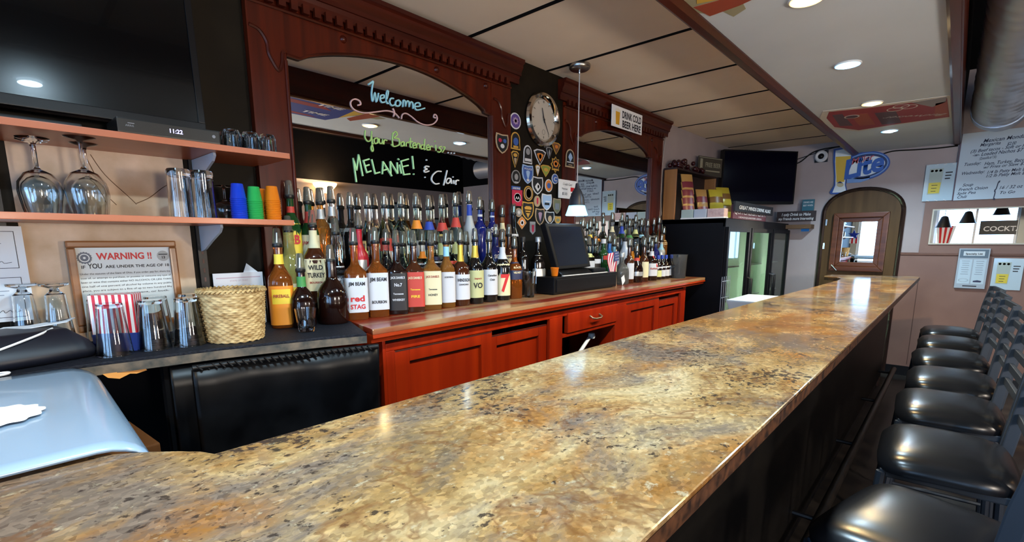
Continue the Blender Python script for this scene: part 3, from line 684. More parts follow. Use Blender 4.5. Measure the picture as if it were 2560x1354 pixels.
# second television, hung across the far corner
tv2 = thing('television', 'black television hung in the far corner above the drinks cooler', 'television', (-1.70, 6.06, 2.11), math.atan2(0.80, 0.55), rot=(R_(0), 0, math.atan2(0.66, 0.52)))
obj('body', B().box(-0.47, 0.43, -0.01, 0.05, -0.285, 0.285), black, tv2, bevel=0.006)
obj('screen', B().box(-0.455, 0.415, -0.013, -0.009, -0.255, 0.27), mat('tv_screen_blue_black', (0.001,0.001,0.006), 0.25, spec=0.3), tv2)
for q in ((-0.47,0.43,-0.285,-0.255), (-0.47,0.43,0.27,0.285)): obj('bezel', B().box(q[0], q[1], -0.016, -0.009, q[2], q[3]), black, tv2, bevel=0.002)
for q in ((-0.47,-0.455), (0.415,0.43)): obj('bezel', B().box(*q, -0.016, -0.009, -0.255, 0.27), black, tv2, bevel=0.002)
obj('wall_mount', B().box(-0.06, 0.06, 0.05, 0.36, -0.05, 0.05), black, tv2)

# ================================================================== PENDANT OVER THE TILL
pl = thing('pendant_lamp', 'small bell shaped pendant lamp hanging in front of the till', 'pendant lamp', (-1.842, 2.705, 1.585))
nick = mat('brushed_nickel', (0.40,0.38,0.35), 0.28, 1.0)
hz = ZC-0.004-1.585
obj('ceiling_canopy', B().lathe([(0,hz),(0.064,hz),(0.066,hz-0.006),(0.064,hz-0.022),(0.055,hz-0.030),(0,hz-0.030)], 28), nick, pl, smooth=0.8)
obj('cord', B().tube([(0,0,hz-0.03),(0,0,0.20)], 0.0035, 8), mat('cord_pale', (0.45,0.42,0.40), 0.5), pl)
obj('cord_grip', B().lathe([(0.004,hz-0.028),(0.007,hz-0.03),(0.006,hz-0.05),(0.003,hz-0.055)], 12), chrome, pl, smooth=0.8)
obj('bell_cap', B().lathe([(0,0.205),(0.010,0.20),(0.014,0.175),(0.030,0.150),(0.046,0.11),(0.052,0.06),(0.050,0.058),(0.04,0.11),(0,0.15)], 28), mat('gunmetal', (0.05,0.055,0.07), 0.4, 0.6), pl, smooth=0.8)
obj('glass_rim', B().lathe([(0.052,0.062),(0.060,0.035),(0.072,0.002),(0.070,0.0),(0.056,0.035),(0.048,0.060)], 28), mat('frosted_blue_glass', (0.40,0.75,0.95), 0.35, trans=0.5, emis=(0.20,0.62,0.95), est=1.1), pl, smooth=0.8)
l = bpy.data.lights.new('pendant_bulb', 'POINT'); l.energy = 4; l.color = (0.75,0.9,1.0); l.shadow_soft_size = 0.02
o = bpy.data.objects.new('pendant_bulb', l); C.objects.link(o); o.parent = pl; o.location = (0,0,0.045)
obj('bulb', B().lathe([(0,0.03),(0.018,0.04),(0.024,0.06),(0.012,0.09),(0,0.10)], 16), mat('bulb_cool', (1,1,1), 0.5, emis=(0.6,0.85,1.0), est=12), pl, smooth=0.9)

# ================================================================== DRINKS COOLER
fg = thing('drinks_cooler', 'tall black glass door drinks cooler at the far end of the counter', 'cooler', (0,0,0))
FX, FY0, FY1, FZ = -1.50, 4.46, 6.58, 1.615
fblk = mat('cooler_black', (0.0025,0.0025,0.004), 0.5, spec=0.15)
obj('side_panel', B().box(-2.07, FX, FY0, FY0+0.04, 0, FZ), fblk, fg, bevel=0.004)
obj('side_panel', B().box(-2.07, FX, FY1-0.04, FY1, 0, FZ), fblk, fg)
obj('roof', B().box(-2.07, FX, FY0, FY1, FZ-0.04, FZ), fblk, fg)
obj('back_panel', B().box(-2.07, -2.05, FY0, FY1, 0, FZ), mat('cooler_liner', (0.62,0.74,0.62), 0.4), fg)
obj('base', B().box(-2.07, FX, FY0, FY1, 0, 0.14), fblk, fg)
obj('header', B().box(FX-0.02, FX+0.005, FY0, FY1, FZ-0.075, FZ), fblk, fg, bevel=0.003)
doors = [(4.47,5.10),(5.13,5.85),(5.88,6.57)]
cgl = mat('cooler_glass', (0.92,0.98,0.95), 0.02, trans=1.0, ior=1.2)
for k, (a, b_) in enumerate(doors):
    d = obj('door', B().box(FX, FX+0.03, a, a+0.045, 0.14, FZ-0.075), fblk, fg, bevel=0.003)
    obj('door_rail', B().box(FX, FX+0.03, b_-0.045, b_, 0.14, FZ-0.075), fblk, d, bevel=0.003)
    obj('door_rail', B().box(FX, FX+0.03, a+0.045, b_-0.045, FZ-0.115, FZ-0.075), fblk, d)
    obj('door_rail', B().box(FX, FX+0.03, a+0.045, b_-0.045, 0.14, 0.20), fblk, d)
    obj('pane', B().box(FX+0.010, FX+0.014, a+0.045, b_-0.045, 0.20, FZ-0.115), cgl, d)
    hy = (a+0.02 if k == 2 else b_-0.02 if k == 1 else b_-0.02)
    obj('handle', B().tube([(FX+0.03,hy,0.62),(FX+0.07,hy,0.63),(FX+0.07,hy,1.06),(FX+0.03,hy,1.07)], 0.012, 8), black, d, smooth=0.9)
for a, b_ in ((4.50,5.11),(5.12,5.86),(5.87,6.54)):
    for z in (0.50,0.85,1.17): obj('wire_shelf', B().box(-2.05, FX-0.06, a, b_, z, z+0.012), white, fg)
    obj('lamp_tube', B().tube([(FX-0.05,a+0.03,0.3),(FX-0.05,a+0.03,1.5)], 0.010, 8), mat('fluorescent_green_white', (1,1,1), 0.5, emis=(0.75,1.0,0.72), est=26), fg)
for q in (5.115, 5.865): obj('divider', B().box(-2.05, FX-0.01, q-0.01, q+0.01, 0.14, FZ-0.05), MATS['cooler_liner'], fg)
# things inside the cooler
def carton(y, z, w_, h_, m, lb):
    t = thing('beer_carton', lb, 'carton', (-1.70, y, z), PI/2)
    obj('box', B().box(-w_/2, w_/2, -0.11, 0.11, 0, h_), m, t, bevel=0.003)
    obj('panel_print', B().box(-w_/2+0.03, w_/2-0.03, -0.112, -0.11, 0.03, h_-0.03), ink if h_ < 0.13 else paper, t)
carton(5.42, 1.182, 0.30, 0.10, white, 'white beer carton on the top cooler shelf')
carton(5.40, 0.862, 0.32, 0.14, paper, 'pale blue beer carton on the middle cooler shelf')
carton(5.42, 0.512, 0.30, 0.17, mat('carton_blue', (0.10,0.22,0.34), 0.5), 'blue beer carton on the bottom cooler shelf')
dkb = mat('dark_beer_glass', (0.015,0.012,0.010), 0.12)
t0 = thing('beer_bottle', 'dark beer bottle standing among the cartons in the cooler', 'bottle', (-1.66,5.30,1.00), group='beer bottles in the cooler')
obj('glass_body', B().lathe([(0,0),(0.029,0),(0.030,0.01),(0.030,0.11),(0.013,0.16),(0.013,0.19),(0,0.192)], 14), dkb, t0, smooth=0.8)
obj('body_label', B().lathe([(0.0305,0.04),(0.0305,0.095)], 14), white, t0)
t0.location = (-1.66,5.28,1.182+0.10)
t0['label'] = 'dark beer bottle on the white carton in the cooler'
for k in range(1, 4): dup(t0, (-1.66,5.28+0.075*k,1.282))
for k in range(4): dup(t0, (-1.64,5.28+0.075*k,0.682), label='dark beer bottle on the blue carton in the cooler')
for k in range(3): dup(t0, (-1.66,6.05+0.08*k,1.182), label='dark beer bottle in the last cooler bay')
t = thing('tonic_bottle', 'pale bottle standing in the last cooler bay', 'bottle', (-1.66,6.3,0.862))
obj('glass_body', B().lathe([(0,0),(0.035,0),(0.036,0.14),(0.014,0.20),(0.014,0.24),(0,0.24)], 14), mat('bottle_palegreen', (0.45,0.60,0.40), 0.2), t, smooth=0.8)
obj('cap', B().lathe([(0.016,0.235),(0.016,0.25),(0,0.25)], 12), white, t)

# ================================================================== SPIRAL DUCT
du = thing('ventilation_duct', 'galvanised spiral duct under the black ceiling beyond the soffit', 'duct', (0,0,0))
A, Bp = Vector((0.16,1.2,2.70)), Vector((0.125,5.55,2.44)); rad = 0.165
ax = (Bp-A).normalized(); sd = ax.cross(Vector((0,0,1))).normalized(); upv = sd.cross(ax)
nn, mm = 200, 28
bm = B(); rows = []
for i in range(nn+1):
    c = A+(Bp-A)*(i/nn); row = []
    for k in range(mm):
        a = 2*PI*k/mm
        ph = (i/nn*38 + k/mm) % 1.0
        r = rad + (0.007 if ph < 0.12 else 0)
        row.append(bm.bm.verts.new(c + r*(math.cos(a)*sd+math.sin(a)*upv)))
    rows.append(row)
for a, b_ in zip(rows, rows[1:]):
    for k in range(mm): bm.bm.faces.new((a[k], a[(k+1)%mm], b_[(k+1)%mm], b_[k]))
obj('spiral_pipe', bm, steel, du, smooth=1.0)
obj('elbow_joint', B().tube([Bp-ax*0.04, Bp+ax*0.04, Bp+ax*0.09+Vector((0.03,0,0))], rad+0.008, 28), steel, du, smooth=0.9)
obj('side_branch', B().tube([Bp+Vector((0.05,-0.12,0.03)), Bp+Vector((0.55,-0.05,0.06)), Bp+Vector((1.3,-0.05,0.06))], 0.13, 24), steel, du, smooth=0.9)
for y in (1.8, 3.6, 5.2):
    c = A+(Bp-A)*((y-A.y)/(Bp.y-A.y)); obj('hanger_strap', B().tube([c+Vector((0,0,rad)), Vector((c.x,c.y,ZTOP))], 0.008, 6), steel, du)

# ================================================================== BOTTLES
GL = {
 'clear': mat('bottle_clear', (0.90,0.95,0.92), 0.02, trans=1.0, ior=1.36),
 'pale': mat('bottle_pale_green', (0.74,0.86,0.74), 0.03, trans=1.0, ior=1.36),
 'amber': mat('bottle_amber', (0.50,0.13,0.02), 0.04, trans=0.75, ior=1.36),
 'honey': mat('bottle_honey', (0.62,0.25,0.05), 0.04, trans=0.75, ior=1.36),
 'brown': mat('bottle_brown', (0.050,0.014,0.005), 0.08, spec=0.6),
 'dark': mat('bottle_dark', (0.006,0.005,0.005), 0.07, spec=0.6),
 'cola': mat('bottle_cola', (0.010,0.003,0.002), 0.10, spec=0.6),
 'green': mat('bottle_green', (0.010,0.05,0.012), 0.06, spec=0.6),
 'yellow': mat('bottle_yellow', (0.80,0.72,0.20), 0.05, trans=0.7, ior=1.36),
 'white': mat('bottle_milk_white', (0.60,0.64,0.70), 0.30),
 'frost': mat('bottle_frosted', (0.62,0.70,0.74), 0.35, trans=0.4),
 'navy': mat('bottle_navy', (0.008,0.014,0.13), 0.08, spec=0.6),
 'blue': mat('bottle_bright_blue', (0.03,0.16,0.55), 0.08, trans=0.3),
 'sky': mat('bottle_sky_blue', (0.25,0.62,0.85), 0.05, trans=0.6),
 'red': mat('bottle_red_wrap', (0.52,0.015,0.03), 0.3),
 'orange': mat('bottle_orange', (0.75,0.24,0.01), 0.15),
 'smoke': mat('bottle_smoke', (0.35,0.36,0.35), 0.05, trans=0.8, ior=1.36),
}
LC = {'white': mat('label_white', (0.58,0.61,0.66), 0.55), 'cream': cream, 'black': mat('label_black', (0.012,0.012,0.014), 0.45), 'red': mat('label_red', (0.52,0.05,0.035), 0.5),
      'yellow': mat('label_yellow', (0.80,0.58,0.05), 0.5), 'orange': mat('label_orange', (0.80,0.26,0.02), 0.5), 'blue': mat('label_blue', (0.02,0.06,0.40), 0.5), 'navy': mat('label_navy', (0.012,0.02,0.07), 0.5),
      'olive': mat('label_olive', (0.50,0.52,0.26), 0.55), 'silver': mat('label_silver', (0.45,0.47,0.48), 0.35, 0.5), 'gold': mat('foil_gold', (0.60,0.42,0.06), 0.35, 0.5), 'green': mat('label_green', (0.05,0.25,0.06), 0.5),
      'lime': mat('label_lime', (0.62,0.66,0.28), 0.5), 'purple': mat('label_purple', (0.25,0.04,0.25), 0.5), 'sky': mat('label_sky', (0.30,0.60,0.80), 0.5)}
cover = mat('smoked_pourer_cover', (0.62,0.60,0.50), 0.10, trans=0.88, ior=1.15, spec=0.5)
cover2 = mat('clear_pourer_cover', (0.84,0.81,0.68), 0.08, trans=0.90, ior=1.15)
collar = mat('pourer_collar', (0.010,0.010,0.010), 0.3)
SHAPES = {  # (radius fraction, height fraction)
 'std':   [(0.94,0.0),(1.0,0.02),(1.0,0.56),(0.93,0.62),(0.62,0.70),(0.40,0.76),(0.36,0.82),(0.35,0.96),(0.38,0.965),(0.38,1.0)],
 'sq':    [(0.95,0.0),(1.0,0.015),(1.0,0.60),(0.96,0.635),(0.70,0.68),(0.42,0.725),(0.34,0.78),(0.33,0.95),(0.37,0.955),(0.37,1.0)],
 'tall':  [(0.94,0.0),(1.0,0.015),(1.0,0.64),(0.92,0.69),(0.60,0.75),(0.42,0.80),(0.38,0.86),(0.37,1.0)],
 'slope': [(0.92,0.0),(1.0,0.02),(1.0,0.48),(0.90,0.58),(0.66,0.68),(0.44,0.78),(0.38,0.84),(0.37,1.0)],
 'squat': [(0.90,0.0),(1.0,0.04),(1.0,0.42),(0.93,0.52),(0.70,0.62),(0.40,0.70),(0.34,0.76),(0.34,1.0)],
 'bell':  [(0.86,0.0),(0.92,0.02),(1.0,0.30),(0.96,0.46),(0.74,0.60),(0.46,0.72),(0.36,0.80),(0.34,1.0)],
 'fat':   [(0.93,0.0),(1.0,0.03),(1.0,0.52),(0.92,0.60),(0.70,0.655),(0.44,0.69),(0.30,0.73),(0.28,0.80),(0.30,1.0)],
 'skull': [(0.80,0.0),(0.98,0.06),(1.0,0.30),(0.86,0.46),(0.60,0.56),(0.52,0.66),(0.56,0.74),(0.50,0.82),(0.34,0.88),(0.34,1.0)],
}
def sect(r, z, p, n, sx=1.0):
    out = []
    for k in range(n):
        a = 2*PI*(k+0.5)/n; c, s = math.cos(a), math.sin(a)
        q = (abs(c)**p+abs(s)**p)**(-1.0/p)
        out.append((r*q*c*sx, r*q*s, z))
    return out
def radius_at(prof, H, R, z):
    f = z/H
    for (r0, z0), (r1, z1) in zip(prof, prof[1:]):
        if z0 <= f <= z1: return R*(r0+(r1-r0)*(f-z0)/max(1e-6, z1-z0))
    return R
_BM = {}
def bottle_parts(t, H, R, shape, p, glassk, label=None, neck=None, cov='smoke', lines=(), capc=None, label2=None):
    prof = SHAPES[shape]; n = 20
    pw = lambda f: p if f < 0.66 else 2.0
    key = (round(H,3), round(R,4), shape, p)
    if key not in _BM:
        rings = [sect(R*r, H*z, pw(z), n) for r, z in prof]
        _BM[key] = B().loft(rings).done(smooth=0.6)
    obj('glass_body', _BM[key], GL[glassk], t)
    def band(name, z0, z1, a0, a1, m, off=0.0007):
        bm = B(); k = 14; rows = []
        for zz in (z0, (z0+z1)/2, z1):
            r = radius_at(prof, H, R, zz)+off; row = []
            for i in range(k+1):
                a = a0+(a1-a0)*i/k; c, s = math.cos(a), math.sin(a); pp = pw(zz/H)
                q = (abs(c)**pp+abs(s)**pp)**(-1.0/pp)
                row.append(bm.bm.verts.new((r*q*c, r*q*s, zz)))
            rows.append(row)
        for a, b_ in zip(rows, rows[1:]):
            for i in range(k): bm.bm.faces.new((a[i], a[i+1], b_[i+1], b_[i]))
        return obj(name, bm, m, t, smooth=1.2)
    F = -PI/2; lab = None
    if label:
        col, z0, z1, half = label
        lab = band('body_label', z0*H, z1*H, F-R_(half), F+R_(half), LC[col])
    if label2:
        col, z0, z1, half = label2
        band('upper_label', z0*H, z1*H, F-R_(half), F+R_(half), LC[col], 0.001)
    if neck:
        col, z0, z1 = neck
        band('neck_band', z0*H, z1*H, 0, 2*PI, LC[col])
    for (s, zf, size, wid, m) in lines:
        text(s, size, m, lab or t, (0, -(radius_at(prof, H, R, zf*H))*(1.0)-0.0018, zf*H), width=wid, bold=0.03)
    if capc:
        r = R*prof[-1][0]
        obj('cap', B().lathe([(r*1.15,H-0.022),(r*1.18,H-0.02),(r*1.18,H+0.006),(r*1.05,H+0.010),(0,H+0.010)], 14), LC[capc] if capc in LC else collar, t, smooth=0.7)
    elif cov:
        obj('pourer_collar', B().lathe([(0.0165,H-0.006),(0.0185,H-0.002),(0.0185,H+0.006),(0.012,H+0.012),(0,H+0.012)], 12), collar, t, smooth=0.7)
        obj('pourer_cover', B().lathe([(0.0170,H+0.005),(0.0172,H+0.012),(0.0125,H+0.062),(0.0085,H+0.066),(0,H+0.066)], 12), cover if cov == 'smoke' else cover2, t, smooth=0.7)
        obj('spout', B().tube([(0,0,H+0.01),(0.002,0,H+0.048)], 0.0035, 6), chrome, t)
def bottle(desc, pos, H, R, shape, p, glassk, rz=68, group=None, **kw):
    if abs(pos[2]-ZCT) < 0.01: H, R = H*1.04, R*1.09
    t = thing('liquor_bottle', desc, 'bottle', pos, R_(rz), group)
    bottle_parts(t, H, R, shape, p, glassk, **kw)
    return t
def at_base(px, py): 
    q = pt(px, py, 2, ZCT); x = max(q.x-0.02, -1.852)
    return (x, pt(px, py-60, 0, x).y, ZCT+0.0005)
G1, G2 = 'bottles in front of the lettered mirror', 'bottles behind the till'
K, W_, RD, CR = ink, LC['white'], red, cream
dg = mat('print_dark_red', (0.30,0.03,0.02), 0.5)
# ---- first row on the counter, from the draped end towards the till
bottle('bourbon bottle with a white label and large red lettering', at_base(890,786), 0.300, 0.042, 'sq', 5, 'amber', 66, G1, label=('white',0.10,0.56,62), lines=[('JIM BEAM',0.46,0.020,0.066,K),('red',0.25,0.034,0.056,RD),('STAG',0.15,0.026,0.060,RD)])
bottle('bourbon bottle with white label and round red seal', at_base(943,784), 0.305, 0.042, 'sq', 5, 'amber', 66, G1, label=('white',0.10,0.60,62), lines=[('JIM BEAM',0.49,0.022,0.070,K),('BOURBON',0.19,0.017,0.062,K)])
bottle('square whiskey bottle with black label and white lettering', at_base(994,779), 0.295, 0.040, 'sq', 7, 'cola', 58, G1, label=('black',0.06,0.60,50), lines=[('JACK DANIEL\'S',0.52,0.014,0.062,W_),('No.7',0.41,0.020,0.034,W_),('Tennessee',0.29,0.011,0.045,W_),('WHISKEY',0.20,0.013,0.055,W_)])
bottle('square whiskey bottle with bright red label', at_base(1036,774), 0.295, 0.040, 'sq', 7, 'brown', 58, G1, label=('red',0.08,0.60,50), lines=[('JACK DANIEL\'S',0.50,0.014,0.062,CR),('Tennessee',0.33,0.011,0.045,yellow),('FIRE',0.22,0.016,0.040,yellow)])
bottle('square honey whiskey bottle with pale yellow label', at_base(1079,768), 0.295, 0.040, 'sq', 7, 'honey', 58, G1, label=('cream',0.08,0.60,50), lines=[('JACK DANIEL\'S',0.50,0.014,0.062,dg),('Tennessee',0.31,0.010,0.040,K),('HONEY',0.22,0.013,0.045,K)])
sw = bottle('clear whiskey bottle with a white label and black sheep', at_base(1117,763), 0.300, 0.036, 'std', 3, 'honey', 66, G1, label=('white',0.08,0.56,75), neck=('sky',0.80,0.95), lines=[('SCREWBALL',0.47,0.010,0.046,K)])
obj('sheep_mark', B().prism([(0.011*math.cos(a)*(1+0.15*math.cos(7*a)), 0.010*math.sin(a)*(1+0.15*math.cos(7*a))) for a in [2*PI*k/28 for k in range(28)]], 1, -0.001, 0), K, sw, loc=(0,-0.0370,0.095))
bottle('dark whisky bottle with gold neck and white label', at_base(1152,758), 0.305, 0.041, 'fat', 2.4, 'brown', 66, G1, label=('white',0.10,0.50,80), neck=('gold',0.70,0.96), lines=[('WINDSOR',0.39,0.021,0.068,K),('CANADIAN',0.33,0.011,0.050,K)])
bottle('dark whisky bottle with olive green label and gold neck', at_base(1188,754), 0.310, 0.040, 'std', 2.2, 'dark', 66, G1, label=('olive',0.10,0.54,78), neck=('gold',0.74,0.93), lines=[('Seagram\'s',0.40,0.012,0.040,dg),('VO',0.26,0.038,0.050,K)])
bottle('black whisky bottle with a plain white label', at_base(1223,751), 0.310, 0.041, 'std', 2.2, 'dark', 66, G1, label=('white',0.12,0.54,80), lines=[('Canadian',0.43,0.014,0.050,K),('Club',0.36,0.014,0.028,K)])
s7 = bottle('whiskey bottle with a cream label and big red seven', at_base(1256,747), 0.310, 0.039, 'std', 2.4, 'dark', 60, G1, label=('cream',0.08,0.62,80), label2=('white',0.70,0.90,90), lines=[('Seagram\'s',0.55,0.011,0.045,K),('7',0.16,0.130,0.050,RD)])
bottle('amber whisky bottle with a dark band label beside the pint glass', at_base(1286,744), 0.275, 0.037, 'std', 3.5, 'amber', 66, G1, label=('navy',0.38,0.72,78), lines=[('BLACK',0.60,0.014,0.046,CR),('VELVET',0.50,0.014,0.048,CR)])
# red seal on the white bourbon label
for o_ in [x for x in bpy.data.objects if x.get('label') == 'bourbon bottle with white label and round red seal']: obj('red_seal', B().lathe([(0.0105,0),(0.0105,-0.0008),(0,-0.001)], 18), red, o_, loc=(0,-0.0432,0.108), rot=(R_(-90),0,0))
# ---- dark bottles on the mat by the basket
bottle('short dark liqueur bottle behind the rocks glass', at_base(757,818), 0.205, 0.041, 'squat', 3, 'cola', 66, G1, neck=('green',0.72,0.90))
bottle('stout round black bottle between rocks glass and bourbon', at_base(832,808), 0.235, 0.056, 'squat', 2.2, 'cola', 66, G1)
bottle('cinnamon whisky bottle with flame yellow label beside the basket', (-1.885, pt(704,740,0,-1.885).y, ZCT+0.0005), 0.295, 0.040, 'std', 3, 'amber', 66, G1, label=('orange',0.04,0.52,70), neck=('yellow',0.78,0.90), label2=('yellow',0.30,0.48,40), lines=[('FIREBALL',0.38,0.016,0.055,dg)])
# ---- second row on the low step
XM_, XB_ = -1.945, -2.022
def on_step(px, top, xr, zst, dz=0.066):
    a = pt(px, 640, 0, xr); zt = pt(px, top, 0, xr).z
    return (xr, a.y, ZCT+zst+0.0005), zt-ZCT-zst-dz
def mid(desc, px, top, R, shape, p, g, **kw):
    pos, H = on_step(px, top, XM_, 0.075); return bottle(desc, pos, H, R, shape, p, g, kw.pop('rz', 66), kw.pop('group', G1), **kw)
def back(desc, px, top, R, shape, p, g, **kw):
    pos, H = on_step(px, top, XB_, 0.19); return bottle(desc, pos, H, R, shape, p, g, kw.pop('rz', 66), kw.pop('group', G1), **kw)
p_, _ = on_step(728, 560, -1.96, 0.0)
bottle('tall fluted bottle of pale yellow liqueur beside the post', (-1.985, pt(729,690,0,-1.985).y, ZCT+0.0005), 0.345, 0.048, 'slope', 4, 'yellow', 66, G1, label=('cream',0.12,0.44,50), label2=('yellow',0.30,0.40,40))
mid('brown bourbon bottle with a large cream label and cream neck', 786, 525, 0.042, 'std', 4, 'brown', label=('cream',0.16,0.58,65), neck=('cream',0.72,0.95), lines=[('WILD',0.44,0.026,0.055,K),('TURKEY',0.34,0.026,0.066,K),('BOURBON',0.26,0.011,0.050,dg)])
mid('clear waisted liqueur bottle with a white label and red lips', 842, 545, 0.039, 'skull', 2.2, 'clear', label=('white',0.14,0.52,75), lines=[('SOUTHERN',0.42,0.016,0.058,K),('COMFORT',0.34,0.016,0.056,K)])
mid('red wrapped bottle behind the first row bourbons', 900, 531, 0.037, 'std', 2.2, 'red', label=('silver',0.30,0.55,40))
mid('clear bottle with a small cream label between the bourbons', 930, 575, 0.038, 'std', 3, 'clear', label=('cream',0.30,0.56,75), lines=[('MAY',0.44,0.016,0.030,K)])
mid('clear handled bottle behind the black square whiskey', 966, 572, 0.037, 'slope', 2.2, 'clear')
mid('clear bottle with a teal dot label', 1008, 578, 0.035, 'slope', 2.2, 'pale', label=('sky',0.44,0.54,30))
mid('vodka bottle with orange shoulder label behind the honey whiskey', 1056, 575, 0.035, 'std', 2.2, 'clear', label=('white',0.2,0.6,75), neck=('orange',0.70,0.84))
mid('vodka bottle with black scrollwork label', 1088, 574, 0.035, 'std', 2.2, 'clear', label=('white',0.2,0.62,75), label2=('black',0.30,0.55,35), neck=('navy',0.64,0.72))
mid('vodka bottle with red and white split label', 1128, 575, 0.035, 'std', 2.2, 'clear', label=('white',0.2,0.62,75), label2=('red',0.55,0.62,75))
mid('clear gin bottle behind the gold necked whisky', 1166, 578, 0.036, 'slope', 2.2, 'clear')
mid('dark blue vodka bottle with white capitals', 1240, 560, 0.036, 'tall', 2.2, 'navy', lines=[('SKYY',0.55,0.03,0.05,W_)])
mid('brown brandy bottle at the end of the second row', 1272, 560, 0.034, 'std', 2.2, 'brown', label=('cream',0.3,0.6,70))
# ---- last row on the high step, against the mirror
back('green whisky bottle with yellow label and red capitals', 735, 452, 0.036, 'tall', 2.2, 'green', neck=('red',0.80,0.88), label=('yellow',0.20,0.66,75), lines=[('J&B',0.40,0.05,0.06,RD)])
back('irish whiskey bottle with cream label and red neck', 778, 468, 0.038, 'std', 2.2, 'green', label=('cream',0.15,0.55,75), neck=('red',0.72,0.88), lines=[('JAMESON',0.42,0.018,0.062,dg)])
back('clear bottle with silver neck beside the irish whiskey', 808, 470, 0.036, 'tall', 2.2, 'honey', neck=('silver',0.78,0.92))
back('clear bottle with bright pourer cover under the amber lamp reflection', 836, 466, 0.037, 'slope', 2.2, 'clear', cov='clear', neck=('silver',0.80,0.93))
back('dark bottle with silver shoulder ring', 882, 481, 0.038, 'std', 2.2, 'dark', cov='clear', neck=('silver',0.62,0.68))
back('clear tequila bottle with a round shoulder in the last row', 924, 482, 0.040, 'bell', 2.2, 'clear', cov='clear')
back('clear vodka bottle with a slanted red label', 966, 482, 0.040, 'slope', 2.2, 'clear', cov='clear', label=('red',0.30,0.50,50))
back('pale teal vodka bottle with double pourer', 1007, 482, 0.039, 'tall', 2.2, 'pale', cov='clear')
back('vodka bottle with orange neck band', 1044, 483, 0.038, 'slope', 2.2, 'pale', cov='clear', neck=('orange',0.64,0.78), label=('white',0.2,0.45,70))
back('vodka bottle with blue neck band', 1075, 489, 0.038, 'slope', 2.2, 'pale', cov='clear', neck=('blue',0.64,0.78), label=('navy',0.30,0.45,70))
back('vodka bottle with crimson neck band', 1107, 486, 0.038, 'slope', 2.2, 'pale', cov='clear', neck=('red',0.60,0.74), label=('lime',0.2,0.4,50))
back('vodka bottle with scarlet neck band next to the frosted bottle', 1141, 482, 0.038, 'slope', 2.2, 'pale', cov='clear', neck=('red',0.64,0.80), label=('lime',0.2,0.4,50))
back('frosted white vodka bottle with blue collar', 1175, 477, 0.037, 'slope', 2.2, 'frost', cov='clear', neck=('blue',0.80,0.97))
back('dark bottle with thin white collar and pale pourer cover', 1201, 492, 0.037, 'tall', 2.2, 'navy', cov='clear', neck=('white',0.86,0.90))
back('royal blue vodka bottle at the mirror end', 1231, 498, 0.036, 'tall', 2.2, 'navy', neck=('white',0.88,0.91), lines=[('SK',0.6,0.04,0.05,W_)])
back('slim bottle with cream neck in front of the end post', 1256, 512, 0.033, 'slope', 2.2, 'honey', neck=('cream',0.70,0.86))
back('black skull labelled bottle beside the dark panel', 1284, 508, 0.036, 'bell', 2.2, 'dark', neck=('white',0.55,0.60))
# ---- bottles between the pint glass and the till
bottle('tall black bottle standing before the dark panel', (-1.97, pt(1307,640,0,-1.97).y, ZCT+0.0005), 0.325, 0.034, 'tall', 2.2, 'dark', 62, G2, cov=None, capc='black', label2=('white',0.46,0.62,7))
bottle('flat silver labelled bottle leaning beside the till screen', (-1.93, pt(1345,660,0,-1.93).y, ZCT+0.0005), 0.325, 0.038, 'std', 4, 'dark', 60, G2, cov=None, capc='silver', label=('silver',0.18,0.70,70))
# ---- bottles behind the till, first row on the counter
bottle('squat smoke glass bottle next to the small flag', at_base(1555,709), 0.215, 0.046, 'squat', 3, 'smoke', 60, G2, cov=None, capc='silver')
bottle('dark bottle with a narrow white label next to the smoke bottle', at_base(1573,706), 0.270, 0.036, 'std', 2.2, 'brown', 55, G2, label=('white',0.12,0.55,45))
bottle('round black liqueur bottle with a pale band', at_base(1592,704), 0.225, 0.048, 'bell', 2.2, 'cola', 60, G2, label=('silver',0.22,0.36,70), neck=('red',0.72,0.82))
bottle('dark bottle with tall cream label', at_base(1610,702), 0.270, 0.036, 'std', 2.2, 'brown', 55, G2, label=('cream',0.12,0.56,45))
rb = bottle('dark bottle with white lettered label and red ribbon', at_base(1629,700), 0.260, 0.042, 'std', 3, 'cola', 55, G2, label=('white',0.14,0.52,62), neck=('white',0.74,0.88), lines=[('Kahlua',0.34,0.022,0.060,dg)])
obj('ribbon', B().tube([(0.0,-0.02,0.20),(0.015,-0.036,0.16),(0.03,-0.044,0.11)], 0.006, 6), red, rb)
for k, (px, py, lc_, nm) in enumerate(((1646,697,'lime','small blue capped bottle with a lime label'), (1656,696,'white','small blue capped bottle next to the lime labelled one'), (1666,695,'white','small blue capped bottle, third counted from the lime label'), (1679,694,'white','small blue capped bottle beside the clear pitcher'))):
    bottle(nm, at_base(px,py), 0.185, 0.029, 'std', 2.2, 'cola', 52, G2, cov=None, capc='blue', label=(lc_,0.12,0.40,75), label2=('white',0.50,0.56,60))
# second row behind the till
def mid2(desc, px, top, R, shape, p, g, **kw): return mid(desc, px, top, R, shape, p, g, group=G2, rz=58, **kw)
def back2(desc, px, top, R, shape, p, g, **kw): return back(desc, px, top, R, shape, p, g, group=G2, rz=58, **kw)
mid2('clear tequila bottle with a wax seal and yellow top', 1472, 590, 0.040, 'std', 3, 'clear', label=('white',0.12,0.50,70), neck=('lime',0.62,0.74))
mid2('clear rum bottle with black banded white label', 1488, 590, 0.038, 'std', 3, 'clear', label=('white',0.10,0.55,70), label2=('black',0.24,0.40,70))
mid2('dark green bottle with a red crest', 1508, 578, 0.040, 'std', 3, 'green', label2=('red',0.44,0.56,25), cov=None, capc='white')
mid2('turquoise gin bottle beside the dark green one', 1523, 584, 0.036, 'std', 3, 'blue')
mid2('sky blue gin bottle with a white oval label', 1535, 592, 0.036, 'std', 3, 'sky', label=('white',0.18,0.56,45))
